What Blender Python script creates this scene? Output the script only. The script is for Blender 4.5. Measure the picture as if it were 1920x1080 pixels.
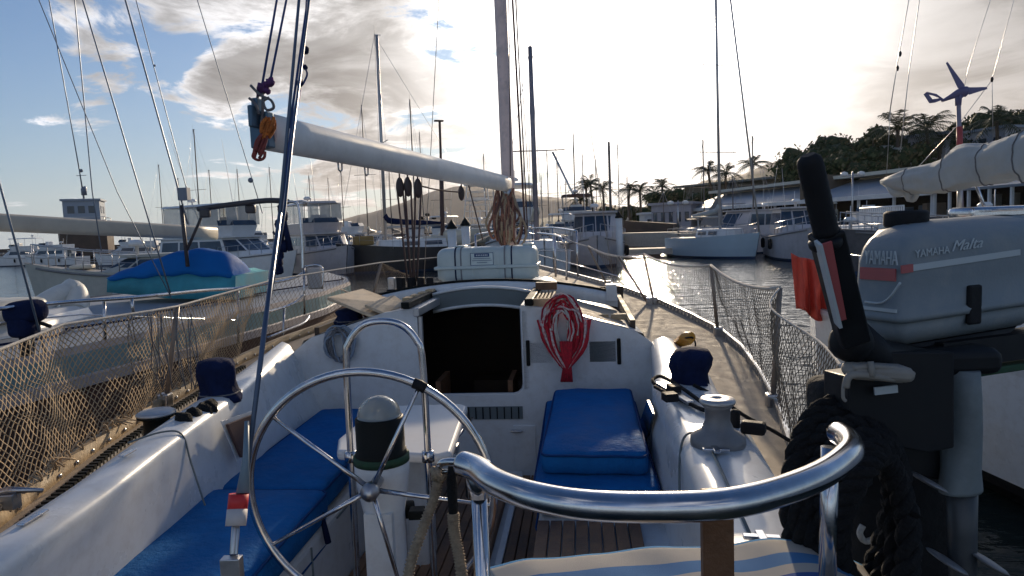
import bpy, math, random
from mathutils import Vector, Matrix, noise
for _o in list(bpy.data.objects): bpy.data.objects.remove(_o)
SC = bpy.context.scene
COL = SC.collection
rnd = random.Random(7)
R_ = math.radians
# ---------------------------------------------------------------- camera
F, H = 1250.0, 2.05
PITCH, ROLL = R_(5.03), R_(2.2)
FW = Vector((0, math.cos(PITCH), -math.sin(PITCH)))
_up = Vector((0, math.sin(PITCH), math.cos(PITCH)))
CR = Vector((1, 0, 0))*math.cos(ROLL) - _up*math.sin(ROLL)
CU = _up*math.cos(ROLL) + Vector((1, 0, 0))*math.sin(ROLL)
EYE = Vector((0, 0, H))
cam = bpy.data.objects.new('camera', bpy.data.cameras.new('camera'))
COL.objects.link(cam)
cam.data.sensor_width = 36
cam.data.lens = 36*F/1920
cam.data.clip_start = 0.05
cam.data.clip_end = 20000
_m = Matrix((CR, CU, -FW)).transposed().to_4x4()
_m.translation = EYE
cam.matrix_world = _m
SC.camera = cam
# ---------------------------------------------------------------- light
SUN_EL, SUN_AZ = R_(15.0), R_(11.5)          # azimuth measured from +Y towards +X
SUN = Vector((math.sin(SUN_AZ)*math.cos(SUN_EL), math.cos(SUN_AZ)*math.cos(SUN_EL), math.sin(SUN_EL)))
sl = bpy.data.lights.new('sun', 'SUN')
sl.energy = 3.2
sl.angle = R_(1.2)
sl.color = (1.0, 0.80, 0.56)
so = bpy.data.objects.new('sun', sl)
COL.objects.link(so)
so.rotation_euler = SUN.to_track_quat('Z', 'Y').to_euler()
SC.view_settings.view_transform = 'Standard'
SC.view_settings.look = 'None'
SC.view_settings.exposure = 0.35
SC.view_settings.gamma = 1.0
# ---------------------------------------------------------------- world
def ND(t, typ, ins=None, **kw):
    n = t.nodes.new(typ)
    for k, v in kw.items(): setattr(n, k, v)
    for k, v in (ins or {}).items():
        if isinstance(v, bpy.types.NodeSocket): t.links.new(v, n.inputs[k])
        else: n.inputs[k].default_value = v
    return n
def MA(t, op, a, b=0.0, c=0.0, clamp=False):
    n = ND(t, 'ShaderNodeMath', {0: a, 1: b, 2: c}, operation=op, use_clamp=clamp)
    return n.outputs[0]
world = bpy.data.worlds.new('World')
SC.world = world
world.use_nodes = True
wt = world.node_tree
wt.nodes.clear()
def dirpix(px, py):
    d = FW + CR*((px-960)/F) + CU*((540-py)/F)
    return d.normalized()
def build_world():
    t = wt
    out = ND(t, 'ShaderNodeOutputWorld')
    tc = ND(t, 'ShaderNodeTexCoord').outputs['Generated']
    nrm = ND(t, 'ShaderNodeVectorMath', {0: tc}, operation='NORMALIZE').outputs[0]
    sky = ND(t, 'ShaderNodeTexSky', sky_type='NISHITA', sun_disc=False, sun_elevation=SUN_EL, sun_rotation=SUN_AZ,
             air_density=1.15, dust_density=0.7, ozone_density=2.5)
    skc = ND(t, 'ShaderNodeVectorMath', {0: sky.outputs[0], 1: (0.48, 0.69, 0.97)}, operation='MULTIPLY').outputs[0]
    bgsky = ND(t, 'ShaderNodeBackground', {'Color': skc, 'Strength': 0.088})
    sep = ND(t, 'ShaderNodeSeparateXYZ', {0: nrm})
    z = MA(t, 'MAXIMUM', sep.outputs[2], 0.0)
    den = MA(t, 'ADD', z, 0.16)
    cx = MA(t, 'DIVIDE', sep.outputs[0], den)
    cy = MA(t, 'DIVIDE', sep.outputs[1], den)
    cv = ND(t, 'ShaderNodeCombineXYZ', {0: cx, 1: cy, 2: 3.7}).outputs[0]
    n1 = ND(t, 'ShaderNodeTexNoise', {'Vector': cv, 'Scale': 2.6, 'Detail': 11.0, 'Roughness': 0.62, 'Distortion': 0.45})
    n2 = ND(t, 'ShaderNodeTexNoise', {'Vector': cv, 'Scale': 1.1, 'Detail': 4.0, 'Roughness': 0.5})
    n3 = ND(t, 'ShaderNodeTexNoise', {'Vector': cv, 'Scale': 7.0, 'Detail': 8.0, 'Roughness': 0.6})
    # cloud banks at fixed sky bearings: (direction, width, weight)
    acc = None
    banks = [(dirpix(440, 110), 0.0020, 0.20), (dirpix(610, 85), 0.0045, 0.32), (dirpix(760, 90), 0.006, 0.17), (dirpix(560, 350), 0.006, 0.14), (dirpix(800, 330), 0.01, 0.06),
             (dirpix(1180, 130), 0.05, 0.36), (dirpix(1800, 20), 0.030, 0.40), (dirpix(1620, 235), 0.003, 0.26), (dirpix(1760, 245), 0.006, 0.30),
             (dirpix(150, 95), 0.0008, 0.14), (dirpix(190, 150), 0.0008, 0.14), (dirpix(160, 208), 0.0008, 0.17), (dirpix(255, 118), 0.0006, 0.2), (dirpix(400, 170), 0.0012, 0.22), (dirpix(130, 5), 0.0008, 0.22), (dirpix(300, 5), 0.0008, 0.2), (dirpix(1500, -200), 0.05, 0.12),
             (dirpix(30, 60), 0.002, -0.10), (dirpix(330, 260), 0.006, -0.06)]
    for d, w, k in banks:
        dp = ND(t, 'ShaderNodeVectorMath', {0: nrm, 1: tuple(d)}, operation='DOT_PRODUCT').outputs['Value']
        e = MA(t, 'SUBTRACT', dp, 1.0)
        g = MA(t, 'EXPONENT', MA(t, 'MULTIPLY', e, 1.0/w))
        g = MA(t, 'MULTIPLY', g, k)
        acc = g if acc is None else MA(t, 'ADD', acc, g)
    acc = MA(t, 'ADD', acc, MA(t, 'MULTIPLY', MA(t, 'MAXIMUM', MA(t, 'MULTIPLY', sep.outputs[1], -1.0), 0.0), 0.16))  # extra cloud added behind the camera to brighten the shaded faces
    dens = MA(t, 'ADD', n1.outputs[0], acc)
    dens = MA(t, 'ADD', dens, MA(t, 'MULTIPLY', MA(t, 'SUBTRACT', n2.outputs[0], 0.5), 0.35))
    mask = ND(t, 'ShaderNodeMapRange', {'Value': dens, 1: 0.62, 2: 0.72, 3: 0.0, 4: 1.0}, interpolation_type='SMOOTHSTEP').outputs[0]
    thick = ND(t, 'ShaderNodeMapRange', {'Value': dens, 1: 0.66, 2: 0.86, 3: 0.0, 4: 1.0}, interpolation_type='SMOOTHSTEP').outputs[0]
    sd = ND(t, 'ShaderNodeVectorMath', {0: nrm, 1: tuple(SUN)}, operation='DOT_PRODUCT').outputs['Value']
    e = MA(t, 'SUBTRACT', sd, 1.0)
    g1 = MA(t, 'EXPONENT', MA(t, 'MULTIPLY', e, 46.0))     # forward-scattering round the veiled sun
    g2 = MA(t, 'EXPONENT', MA(t, 'MULTIPLY', e, 5.0))
    edge = MA(t, 'SUBTRACT', 1.0, MA(t, 'MULTIPLY', thick, 0.62))
    edge = MA(t, 'MULTIPLY', edge, MA(t, 'ADD', 0.8, MA(t, 'MULTIPLY', n3.outputs[0], 0.4)))
    lum = MA(t, 'MULTIPLY', edge, MA(t, 'ADD', 0.70, MA(t, 'MULTIPLY', g2, 0.22)))
    n4 = ND(t, 'ShaderNodeTexNoise', {'Vector': cv, 'Scale': 2.2, 'Detail': 8.0, 'Roughness': 0.55, 'Distortion': 0.6})
    lv = ND(t, 'ShaderNodeMapRange', {'Value': n4.outputs[0], 1: 0.36, 2: 0.62, 3: 0.55, 4: 1.3}, interpolation_type='SMOOTHSTEP').outputs[0]
    lum = MA(t, 'MULTIPLY', lum, lv)
    lum = MA(t, 'ADD', lum, MA(t, 'MULTIPLY', g1, 3.8))
    col = ND(t, 'ShaderNodeMix', {'Factor': g2, 'A': (0.86, 0.90, 1.0, 1), 'B': (1.0, 0.93, 0.86, 1)}, data_type='RGBA')
    col.inputs[6].default_value = (0.88, 0.91, 1.0, 1)
    col.inputs[7].default_value = (1.0, 0.955, 0.91, 1)
    t.links.new(g2, col.inputs[0])
    bgc = ND(t, 'ShaderNodeBackground', {'Color': col.outputs[2], 'Strength': lum})
    # warm thin veil low over the horizon towards the sun
    low = MA(t, 'EXPONENT', MA(t, 'MULTIPLY', z, -7.0))
    veil = MA(t, 'MULTIPLY', low, MA(t, 'ADD', 0.04, MA(t, 'MULTIPLY', g2, 0.72)), clamp=True)
    bgm = ND(t, 'ShaderNodeBackground', {'Color': (0.60, 0.74, 0.90, 1), 'Strength': 0.66})
    mf = MA(t, 'MULTIPLY', MA(t, 'EXPONENT', MA(t, 'MULTIPLY', z, -6.5)), 0.72)
    sk2 = ND(t, 'ShaderNodeMixShader', {0: mf, 1: bgsky.outputs[0], 2: bgm.outputs[0]})
    m1 = ND(t, 'ShaderNodeMixShader', {0: mask, 1: sk2.outputs[0], 2: bgc.outputs[0]})
    vstr = MA(t, 'ADD', 0.42, MA(t, 'MULTIPLY', g2, 0.33))
    bgv = ND(t, 'ShaderNodeBackground', {'Color': (1.0, 0.82, 0.66, 1), 'Strength': vstr})
    m2 = ND(t, 'ShaderNodeMixShader', {0: veil, 1: m1.outputs[0], 2: bgv.outputs[0]})
    t.links.new(m2.outputs[0], out.inputs[0])
build_world()
# ---------------------------------------------------------------- pixel -> place helpers
def P(px, py, d): return EYE + (FW + CR*((px-960)/F) + CU*((540-py)/F))*d
def Z(px, py, z):
    r = FW + CR*((px-960)/F) + CU*((540-py)/F)
    return EYE + r*((z-H)/r.z)
BY = R_(6)
CB, SB = math.cos(BY), math.sin(BY)
OX = -0.666
def W(u, v, z): return Vector((OX+u*CB+v*SB, -u*SB+v*CB, z))     # own yacht frame: u to starboard, v towards the bow
def Bq(p): return ((p.x-OX)*CB - p.y*SB, (p.x-OX)*SB + p.y*CB, p.z)
def AV(px, py, v):                                                 # on the yacht's transverse plane at v
    r = FW + CR*((px-960)/F) + CU*((540-py)/F)
    vo = (0-OX)*SB; dv = r.x*SB + r.y*CB
    return EYE + r*((v-vo)/dv)
def AY(px, py, y):
    r = FW + CR*((px-960)/F) + CU*((540-py)/F)
    return EYE + r*(y/r.y)
# ---------------------------------------------------------------- materials
MATS = {}
def mat(name, col, rough=0.5, metal=0.0, var=0.12, scale=6.0, bump=0.0, bscale=40.0, spec=0.5, coat=0.0, trans=0.0, alpha=1.0, dirt=None, dscale=2.0, damt=0.5):
    m = bpy.data.materials.new(name)
    m.use_nodes = True
    t = m.node_tree
    p = t.nodes['Principled BSDF']
    tc = ND(t, 'ShaderNodeTexCoord').outputs['Object']
    n = ND(t, 'ShaderNodeTexNoise', {'Vector': tc, 'Scale': scale, 'Detail': 5.0, 'Roughness': 0.6})
    r = ND(t, 'ShaderNodeMapRange', {'Value': n.outputs[0], 1: 0.3, 2: 0.7, 3: 1.0-var, 4: 1.0+var})
    c = ND(t, 'ShaderNodeVectorMath', {0: tuple(col[:3]), 1: ND(t, 'ShaderNodeCombineXYZ', {0: r.outputs[0], 1: r.outputs[0], 2: r.outputs[0]}).outputs[0]}, operation='MULTIPLY').outputs[0]
    if dirt is not None:
        dn = ND(t, 'ShaderNodeTexNoise', {'Vector': tc, 'Scale': dscale, 'Detail': 9.0, 'Roughness': 0.7})
        df = ND(t, 'ShaderNodeMapRange', {'Value': dn.outputs[0], 1: 0.46, 2: 0.68, 3: 0.0, 4: damt}).outputs[0]
        mx = ND(t, 'ShaderNodeMix', data_type='RGBA')
        t.links.new(df, mx.inputs[0]); t.links.new(c, mx.inputs[6]); mx.inputs[7].default_value = (*dirt, 1)
        c = mx.outputs[2]
    t.links.new(c, p.inputs['Base Color'])
    rr = ND(t, 'ShaderNodeMapRange', {'Value': n.outputs[0], 1: 0.3, 2: 0.7, 3: max(0.02, rough*0.8), 4: min(1, rough*1.2)})
    t.links.new(rr.outputs[0], p.inputs['Roughness'])
    p.inputs['Metallic'].default_value = metal
    p.inputs['Specular IOR Level'].default_value = spec
    p.inputs['Coat Weight'].default_value = coat
    p.inputs['Transmission Weight'].default_value = trans
    p.inputs['Alpha'].default_value = alpha
    if bump > 0:
        bn = ND(t, 'ShaderNodeTexNoise', {'Vector': tc, 'Scale': bscale, 'Detail': 6.0, 'Roughness': 0.6})
        b = ND(t, 'ShaderNodeBump', {'Height': bn.outputs[0], 'Strength': bump, 'Distance': 0.02})
        t.links.new(b.outputs[0], p.inputs['Normal'])
    MATS[name] = m
    return m
# ---------------------------------------------------------------- mesh builder
ORG = {}
SPLIT = {'hinge', 'locker_seam', 'hatch_rail', 'window', 'fender', 'post', 'clear_panel', 'moulded_foot', 'boom_bail', 'deck_organiser', 'instrument_panel', 'antenna', 'insulator', 'plate_fin', 'line_knot', 'cradle', 'float', 'shroud', 'stay', 'running_line', 'halyard', 'cabin_interior', 'mainsheet_traveller', 'rope_clutch', 'lifeline', 'cockpit_seat', 'side_deck', 'roof_nonskid', 'hardtop_frame', 'radar_reflector', 'rub_rail', 'deck_gear'}
class MB:
    def __init__(s): s.v = []; s.f = []; s.m = []; s.s = []; s.k = 0
    def mt(s, k): s.k = k; return s
    def add(s, vs, fs, smooth=False):
        o = len(s.v); s.v += [Vector(x) for x in vs]
        for f in fs: s.f.append(tuple(i+o for i in f)); s.m.append(s.k); s.s.append(smooth)
        return s
    def hexa(s, p):     # p: 4 bottom ccw + 4 top ccw
        return s.add(p, [(3,2,1,0),(4,5,6,7),(0,1,5,4),(1,2,6,5),(2,3,7,6),(3,0,4,7)])
    def box(s, c, d, rz=0, M=None):
        x, y, z = d[0]/2, d[1]/2, d[2]/2
        q = [Vector(a) for a in [(-x,-y,-z),(x,-y,-z),(x,y,-z),(-x,y,-z),(-x,-y,z),(x,-y,z),(x,y,z),(-x,y,z)]]
        m = M if M is not None else Matrix.Rotation(rz, 3, 'Z')
        return s.hexa([m @ a + Vector(c) for a in q])
    def rbox(s, c, d, r=0.02, rz=0, M=None, n=3):   # box with rounded vertical section edges (all round cross-section x/z), bulged
        m = M if M is not None else Matrix.Rotation(rz, 3, 'Z')
        x, y, z = d[0]/2, d[1]/2, d[2]/2
        r = min(r, x*.95, z*.95, y*.95)
        secs = []
        for t, ins in [(-y, r), (-y+r*.3, r*.3), (-y+r, 0), (y-r, 0), (y-r*.3, r*.3), (y, r)]:
            ring = []
            for cx, cz, a0 in [(x-r, z-r, 0), (-x+r, z-r, 90), (-x+r, -z+r, 180), (x-r, -z+r, 270)]:
                for i in range(n+1):
                    a = R_(a0+90*i/n)
                    rr = r-ins*0.8
                    ring.append(m @ Vector((cx+math.cos(a)*rr, t, cz+math.sin(a)*rr)) + Vector(c))
            secs.append(ring)
        return s.loft(secs, True, True, True)
    def tube(s, pts, r, n=8, cap=True, smooth=True, closed=False):
        pts = [Vector(p) for p in pts]
        N = len(pts)
        if N < 2: return s
        rs = r if isinstance(r, (list, tuple)) else [r]*N
        tang = []
        for i in range(N):
            if closed: t = pts[(i+1) % N]-pts[i-1]
            else: t = pts[min(i+1, N-1)]-pts[max(i-1, 0)]
            tang.append(t.normalized() if t.length > 1e-9 else Vector((0, 0, 1)))
        t0 = tang[0]
        ref = Vector((0, 0, 1)) if abs(t0.z) < .9 else Vector((1, 0, 0))
        nn = t0.cross(ref).normalized()
        rings = []
        for i in range(N):
            t = tang[i]
            nn = nn - t*nn.dot(t)
            nn = nn.normalized() if nn.length > 1e-6 else t.orthogonal().normalized()
            b = t.cross(nn)
            rings.append([pts[i]+(nn*math.cos(2*math.pi*k/n)+b*math.sin(2*math.pi*k/n))*rs[i] for k in range(n)])
        return s.loft(rings, True, cap and not closed, smooth, wrap=closed)
    def loft(s, secs, ring=True, caps=False, smooth=True, wrap=False):
        n = len(secs[0]); vs = [p for q in secs for p in q]; fs = []
        M = len(secs)
        for i in range(M if wrap else M-1):
            j = (i+1) % M
            for k in range(n if ring else n-1):
                l = (k+1) % n
                fs.append((i*n+k, i*n+l, j*n+l, j*n+k))
        s.add(vs, fs, smooth)
        if caps:
            o = len(s.v)-len(vs)
            s.f.append(tuple(o+k for k in range(n))[::-1]); s.m.append(s.k); s.s.append(False)
            s.f.append(tuple(o+(M-1)*n+k for k in range(n))); s.m.append(s.k); s.s.append(False)
        return s
    def lathe(s, c, prof, n=24, axis=(0, 0, 1)):
        a = Vector(axis).normalized(); x = a.orthogonal().normalized(); y = a.cross(x)
        return s.loft([[Vector(c)+a*z+(x*math.cos(2*math.pi*k/n)+y*math.sin(2*math.pi*k/n))*max(r, 1e-4) for k in range(n)] for r, z in prof], True, True, True)
    def quad(s, a, b, c, d): return s.add([a, b, c, d], [(0, 1, 2, 3)])
    def slab(s, poly, th):           # polygon extruded along -normal by th
        poly = [Vector(p) for p in poly]; n = len(poly)
        nr = Vector((0, 0, 0))
        for i in range(n): nr += (poly[i]).cross(poly[(i+1) % n])
        nr.normalize()
        q = [p-nr*th for p in poly]
        return s.add(poly+q, [tuple(range(n)), tuple(range(2*n-1, n-1, -1))]+[(i, i+n, (i+1) % n+n, (i+1) % n) for i in range(n)])
    def blob(s, c, r, n=10, m=7, amp=0.15, fr=2.0, seed=0, M=None):
        r = Vector(r) if not isinstance(r, (int, float)) else Vector((r, r, r))
        vs = []
        for i in range(m+1):
            th = math.pi*i/m
            for j in range(n):
                ph = 2*math.pi*j/n
                d = Vector((math.sin(th)*math.cos(ph), math.sin(th)*math.sin(ph), math.cos(th)))
                k = 1+amp*noise.noise(d*fr+Vector((seed*3.1, seed*1.7, seed)))
                q = Vector((d.x*r.x, d.y*r.y, d.z*r.z))*k
                if M is not None: q = M @ q
                vs.append(Vector(c)+q)
        fs = [(i*n+j, i*n+n+j, i*n+n+(j+1) % n, i*n+(j+1) % n) for i in range(m) for j in range(n)]
        return s.add(vs, fs, True)
    def build(s, name, mats, parent=None, bevel=0, seg=2, subsurf=0, solid=0):
        if name in SPLIT and parent is not None:
            lab = list(range(len(s.v)))
            def fd(a):
                while lab[a] != a: lab[a] = lab[lab[a]]; a = lab[a]
                return a
            for f in s.f:
                r0 = fd(f[0])
                for i in f[1:]: lab[fd(i)] = r0
            comps = {}
            for k, f in enumerate(s.f): comps.setdefault(fd(f[0]), []).append(k)
            if 1 < len(comps) <= 60:
                first = None
                for ks in comps.values():
                    q = MB(); mp = {}
                    for k in ks:
                        for i in s.f[k]:
                            if i not in mp: mp[i] = len(q.v); q.v.append(s.v[i])
                        q.f.append(tuple(mp[i] for i in s.f[k])); q.m.append(s.m[k]); q.s.append(s.s[k])
                    o = q._build(name, mats, parent, bevel, seg, subsurf, solid); first = first or o
                return first
        return s._build(name, mats, parent, bevel, seg, subsurf, solid)
    def _build(s, name, mats, parent=None, bevel=0, seg=2, subsurf=0, solid=0):
        if not isinstance(mats, (list, tuple)): mats = [mats]
        me = bpy.data.meshes.new(name)
        if parent is None:
            xs = [p.x for p in s.v]; ys = [p.y for p in s.v]; zs = [p.z for p in s.v]
            o = Vector(((min(xs)+max(xs))/2, (min(ys)+max(ys))/2, min(zs)))
        else: o = ORG[parent.name]
        me.from_pydata([p-o for p in s.v], [], s.f)
        for m in mats: me.materials.append(m)
        me.polygons.foreach_set('material_index', [min(k, len(mats)-1) for k in s.m])
        me.polygons.foreach_set('use_smooth', s.s)
        me.update()
        ob = bpy.data.objects.new(name, me)
        COL.objects.link(ob)
        if parent is None: ob.location = o
        else: ob.parent = parent
        ORG[ob.name] = o
        if bevel:
            b = ob.modifiers.new('bevel', 'BEVEL'); b.width = bevel; b.segments = seg; b.limit_method = 'ANGLE'; b.angle_limit = R_(40)
        if solid:
            b = ob.modifiers.new('solidify', 'SOLIDIFY'); b.thickness = solid; b.offset = 0
        if subsurf:
            b = ob.modifiers.new('subsurf', 'SUBSURF'); b.levels = subsurf; b.render_levels = subsurf
        return ob
def tag(o, label, cat, group=None):
    o['label'] = label; o['category'] = cat
    if group: o['group'] = group
    return o
def stc(o, kind='structure'): o['kind'] = kind; return o
def thing(name, label, cat, loc=(0, 0, 0), group=None):
    o = bpy.data.objects.new(name, None)
    COL.objects.link(o); o.location = loc; o.empty_display_size = 0.2
    ORG[o.name] = Vector(loc)
    return tag(o, label, cat, group)
def lerp(a, b, t): return a+(b-a)*t
def itp(tab, x):
    if x <= tab[0][0]: return tab[0][1]
    for (a, p), (b, q) in zip(tab, tab[1:]):
        if x <= b: return p+(q-p)*(x-a)/(b-a)
    return tab[-1][1]
def spl(pts, n=8):                  # Catmull-Rom through the points
    pts = [Vector(p) for p in pts]; out = []
    for i in range(len(pts)-1):
        p0, p1, p2, p3 = pts[max(i-1, 0)], pts[i], pts[i+1], pts[min(i+2, len(pts)-1)]
        for k in range(n):
            t = k/n
            out.append(0.5*((2*p1)+(p2-p0)*t+(2*p0-5*p1+4*p2-p3)*t*t+(3*p1-p0-3*p2+p3)*t**3))
    return out+[pts[-1]]
def sag(a, b, s, n=10):
    a, b = Vector(a), Vector(b)
    return [a.lerp(b, i/n)-Vector((0, 0, s*4*(i/n)*(1-i/n))) for i in range(n+1)]
def text_mesh(body, size, M, mb, ext=0.0015, shear=0.0, xs=1.0):
    cu = bpy.data.curves.new('lettering', 'FONT'); cu.body = body; cu.size = size; cu.extrude = ext; cu.shear = shear
    cu.resolution_u = 3
    ob = bpy.data.objects.new('lettering', cu); COL.objects.link(ob)
    dg = bpy.context.evaluated_depsgraph_get()
    me = ob.evaluated_get(dg).to_mesh()
    mb.add([M @ Vector((v.co.x*xs, v.co.y, v.co.z)) for v in me.vertices], [tuple(p.vertices) for p in me.polygons])
    bpy.data.objects.remove(ob); bpy.data.curves.remove(cu)
def frame_M(o, x, y):               # matrix with local x,y axes
    x = Vector(x).normalized(); y = Vector(y); y = (y-x*y.dot(x)).normalized(); z = x.cross(y)
    m = Matrix((x, y, z)).transposed().to_4x4(); m.translation = Vector(o); return m
# palette
WH = mat('white_gelcoat', (.64, .66, .67), .3, var=.035, scale=3, coat=0, spec=.5, dirt=(.40, .37, .33), dscale=16, damt=.3, bump=.015, bscale=260)
WH2 = mat('white_paint_far', (.68, .69, .70), .4, var=.05, scale=1.5, dirt=(.45, .42, .38), dscale=1.2, damt=.35)
WHB = mat('bluish_white_topsides', (.40, .52, .60), .35, var=.05, scale=1.0, coat=.2)
CREAM = mat('cream_paint', (.62, .57, .46), .4, var=.07, scale=3, dirt=(.40, .35, .27), damt=.3)
DECK = mat('tan_nonskid_deck', (.42, .34, .25), .75, var=.12, scale=14, bump=.35, bscale=300, dirt=(.22, .19, .16), dscale=5, damt=.5)
STEEL = mat('stainless_steel', (.58, .58, .60), .17, 1.0, var=.12, scale=30, dirt=(.33, .27, .22), dscale=25, damt=.25)
STEELD = mat('dull_steel', (.45, .45, .46), .32, 1.0, var=.15, scale=20)
ALU = mat('weathered_aluminium', (.50, .49, .48), .45, .6, var=.1, scale=8)
BLK = mat('black_rubber', (.012, .012, .014), .7, spec=.25, var=.3, scale=20, bump=.15)
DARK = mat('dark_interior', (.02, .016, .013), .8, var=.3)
BLUEC = mat('blue_cushion_vinyl', (.010, .125, .36), .85, spec=.12, var=.14, scale=5, bump=.5, bscale=26, dirt=(.008, .085, .25), dscale=7, damt=.5)
NAVY = mat('navy_canvas', (.010, .017, .055), .95, spec=.1, var=.3, scale=18, bump=.5, bscale=35)
TARP = mat('blue_tarpaulin', (.006, .12, .40), .8, spec=.15, var=.12, scale=2, bump=.3, bscale=6)
TEAL = mat('teal_cover', (.05, .26, .33), .7, spec=.2, var=.35, scale=2.5, bump=.2, bscale=6)
TEAK = None
ROPEW = mat('white_rope', (.60, .56, .50), .85, var=.25, scale=60, bump=.6, bscale=220)
ROPET = mat('tan_rope', (.42, .32, .22), .9, var=.3, scale=80, bump=.7, bscale=240)
ROPER = mat('red_rope', (.50, .015, .03), .8, var=.3, scale=60, bump=.6, bscale=220)
ROPEB = mat('black_rope', (.010, .010, .011), .85, spec=.35, var=.4, scale=60, bump=.8, bscale=150)
ROPEN = mat('navy_rope', (.02, .05, .16), .8, var=.3, scale=60)
ROPEG = mat('grey_rope', (.17, .17, .18), .9, var=.3, scale=60, bump=.6, bscale=200)
NETM = mat('tan_netting', (.50, .37, .23), .9, var=.2, scale=20)
ORANGE = mat('orange_rope', (.55, .16, .03), .85, var=.35, scale=50, bump=.7, bscale=160)
PURP = mat('purple_rope', (.10, .03, .12), .85, var=.35, scale=50)
RED = mat('red_cloth', (.62, .07, .04), .7, var=.15, scale=5, bump=.3, bscale=14)
GLASS = mat('dark_window', (.02, .03, .04), .08, var=.3, scale=2)
GLASSB = mat('blue_black_window', (.03, .05, .08), .1, var=.3, scale=1)
CLEARP = mat('clear_plastic', (.45, .47, .48), .2, var=.15, scale=2, alpha=.55)
GREY = mat('grey_canvas', (.20, .20, .21), .8, var=.15, scale=4, bump=.3, bscale=10)
SAILC = mat('sail_cover_canvas', (.38, .41, .42), .85, var=.12, scale=4, bump=.4, bscale=9, dirt=(.42, .40, .35), dscale=2.5, damt=.6)
WOOD = mat('varnished_brown_wood', (.16, .075, .035), .5, var=.35, scale=14, bump=.2, bscale=60)
PLY = mat('pale_plywood', (.60, .47, .32), .7, var=.18, scale=9, bump=.2, bscale=60, dirt=(.25, .17, .10), dscale=6, damt=.6)
BLKH = mat('black_hull_paint', (.015, .016, .02), .35, var=.3, scale=2)
GRNM = mat('mossy_green', (.02, .06, .03), .8, var=.4, scale=30)
BEIGE = mat('beige_plaster', (.42, .34, .27), .8, var=.12, scale=.8)
BROWN = mat('brown_dark_wall', (.085, .06, .048), .9, var=.3, scale=.7, bump=.3, bscale=3)
ORNP = mat('yellow_orange_plastic', (.62, .27, .02), .4, var=.1)
# ================================================================= setting
def wave_water():
    m = bpy.data.materials.new('harbour_water'); m.use_nodes = True
    t = m.node_tree; p = t.nodes['Principled BSDF']
    p.inputs['Base Color'].default_value = (.018, .026, .024, 1)
    p.inputs['Roughness'].default_value = .05
    p.inputs['IOR'].default_value = 1.333
    tc = ND(t, 'ShaderNodeTexCoord').outputs['Object']
    mp = ND(t, 'ShaderNodeMapping', {'Vector': tc, 'Scale': (1.0, 1.9, 1.0), 'Rotation': (0, 0, .12)}).outputs[0]
    a = ND(t, 'ShaderNodeTexNoise', {'Vector': mp, 'Scale': 1.1, 'Detail': 3.0, 'Roughness': .5, 'Distortion': .4})
    b = ND(t, 'ShaderNodeTexNoise', {'Vector': mp, 'Scale': 4.2, 'Detail': 3.0, 'Roughness': .5, 'Distortion': .5})
    h = MA(t, 'ADD', MA(t, 'MULTIPLY', a.outputs[0], 1.0), MA(t, 'MULTIPLY', b.outputs[0], .3))
    bp = ND(t, 'ShaderNodeBump', {'Height': h, 'Strength': .6, 'Distance': .11})
    t.links.new(bp.outputs[0], p.inputs['Normal'])
    return m
WATER = wave_water()
mb = MB(); mb.quad((-3500, -300, 0), (3500, -300, 0), (3500, 3900, 0), (-3500, 3900, 0))
o = mb.build('water', WATER); stc(o)
# hills: real ridges with depth, built on the skyline profile at their own distance
HILLF = mat('far_hill', (.15, .115, .085), .95, var=.25, scale=.006)
HILLN = mat('near_hill_scrub', (.07, .075, .045), .95, var=.45, scale=.02)
def ridge(name, prof, d, depth, m, seed):
    mb = MB(); n = 90; secs = []
    xs = [p[0] for p in prof]
    for j, (dd, k) in enumerate([(-.5, 0.0), (-.3, .38), (-.12, .8), (0, 1.0), (.25, .8), (.6, .35), (1, 0)]):
        row = []
        for i in range(n+1):
            px = xs[0]+(xs[-1]-xs[0])*i/n
            py = itp(prof, px)
            top = P(px, py, d)
            z = max(top.z, 0)*k
            q = Vector((top.x, top.y, 0)); dirn = q.normalized()
            q = q + dirn*depth*dd
            nz = noise.noise(Vector((q.x*.004, q.y*.004, seed)))*.16*top.z*(1 if j != 3 else .0)*(k > 0)
            nz += noise.noise(Vector((q.x*.02, q.y*.02, seed)))*.05*top.z*(k > 0)
            row.append(Vector((q.x, q.y, (z+nz) if k > 0 else -2)))
        secs.append(row)
    mb.loft(secs[::-1], ring=False, smooth=True)
    return stc(mb.build(name, m))
ridge('hill', [(610, 445), (640, 412), (700, 396), (760, 378), (820, 358), (865, 348), (930, 352), (1000, 366), (1060, 372), (1120, 380), (1200, 392), (1290, 415)], 2600, 900, HILLF, 1)
ridge('hill', [(1150, 424), (1200, 392), (1260, 362), (1320, 340), (1380, 330), (1430, 312), (1446, 304), (1465, 306), (1520, 314), (1600, 318), (1750, 330), (1950, 360), (2100, 392)], 3000, 900, HILLF, 5)
ridge('hill', [(960, 424), (1020, 408), (1100, 404), (1180, 405), (1240, 392), (1300, 360), (1360, 343), (1420, 326), (1480, 316), (1540, 313), (1650, 318), (1900, 345), (2200, 385)], 900, 400, HILLN, 9)
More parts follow.
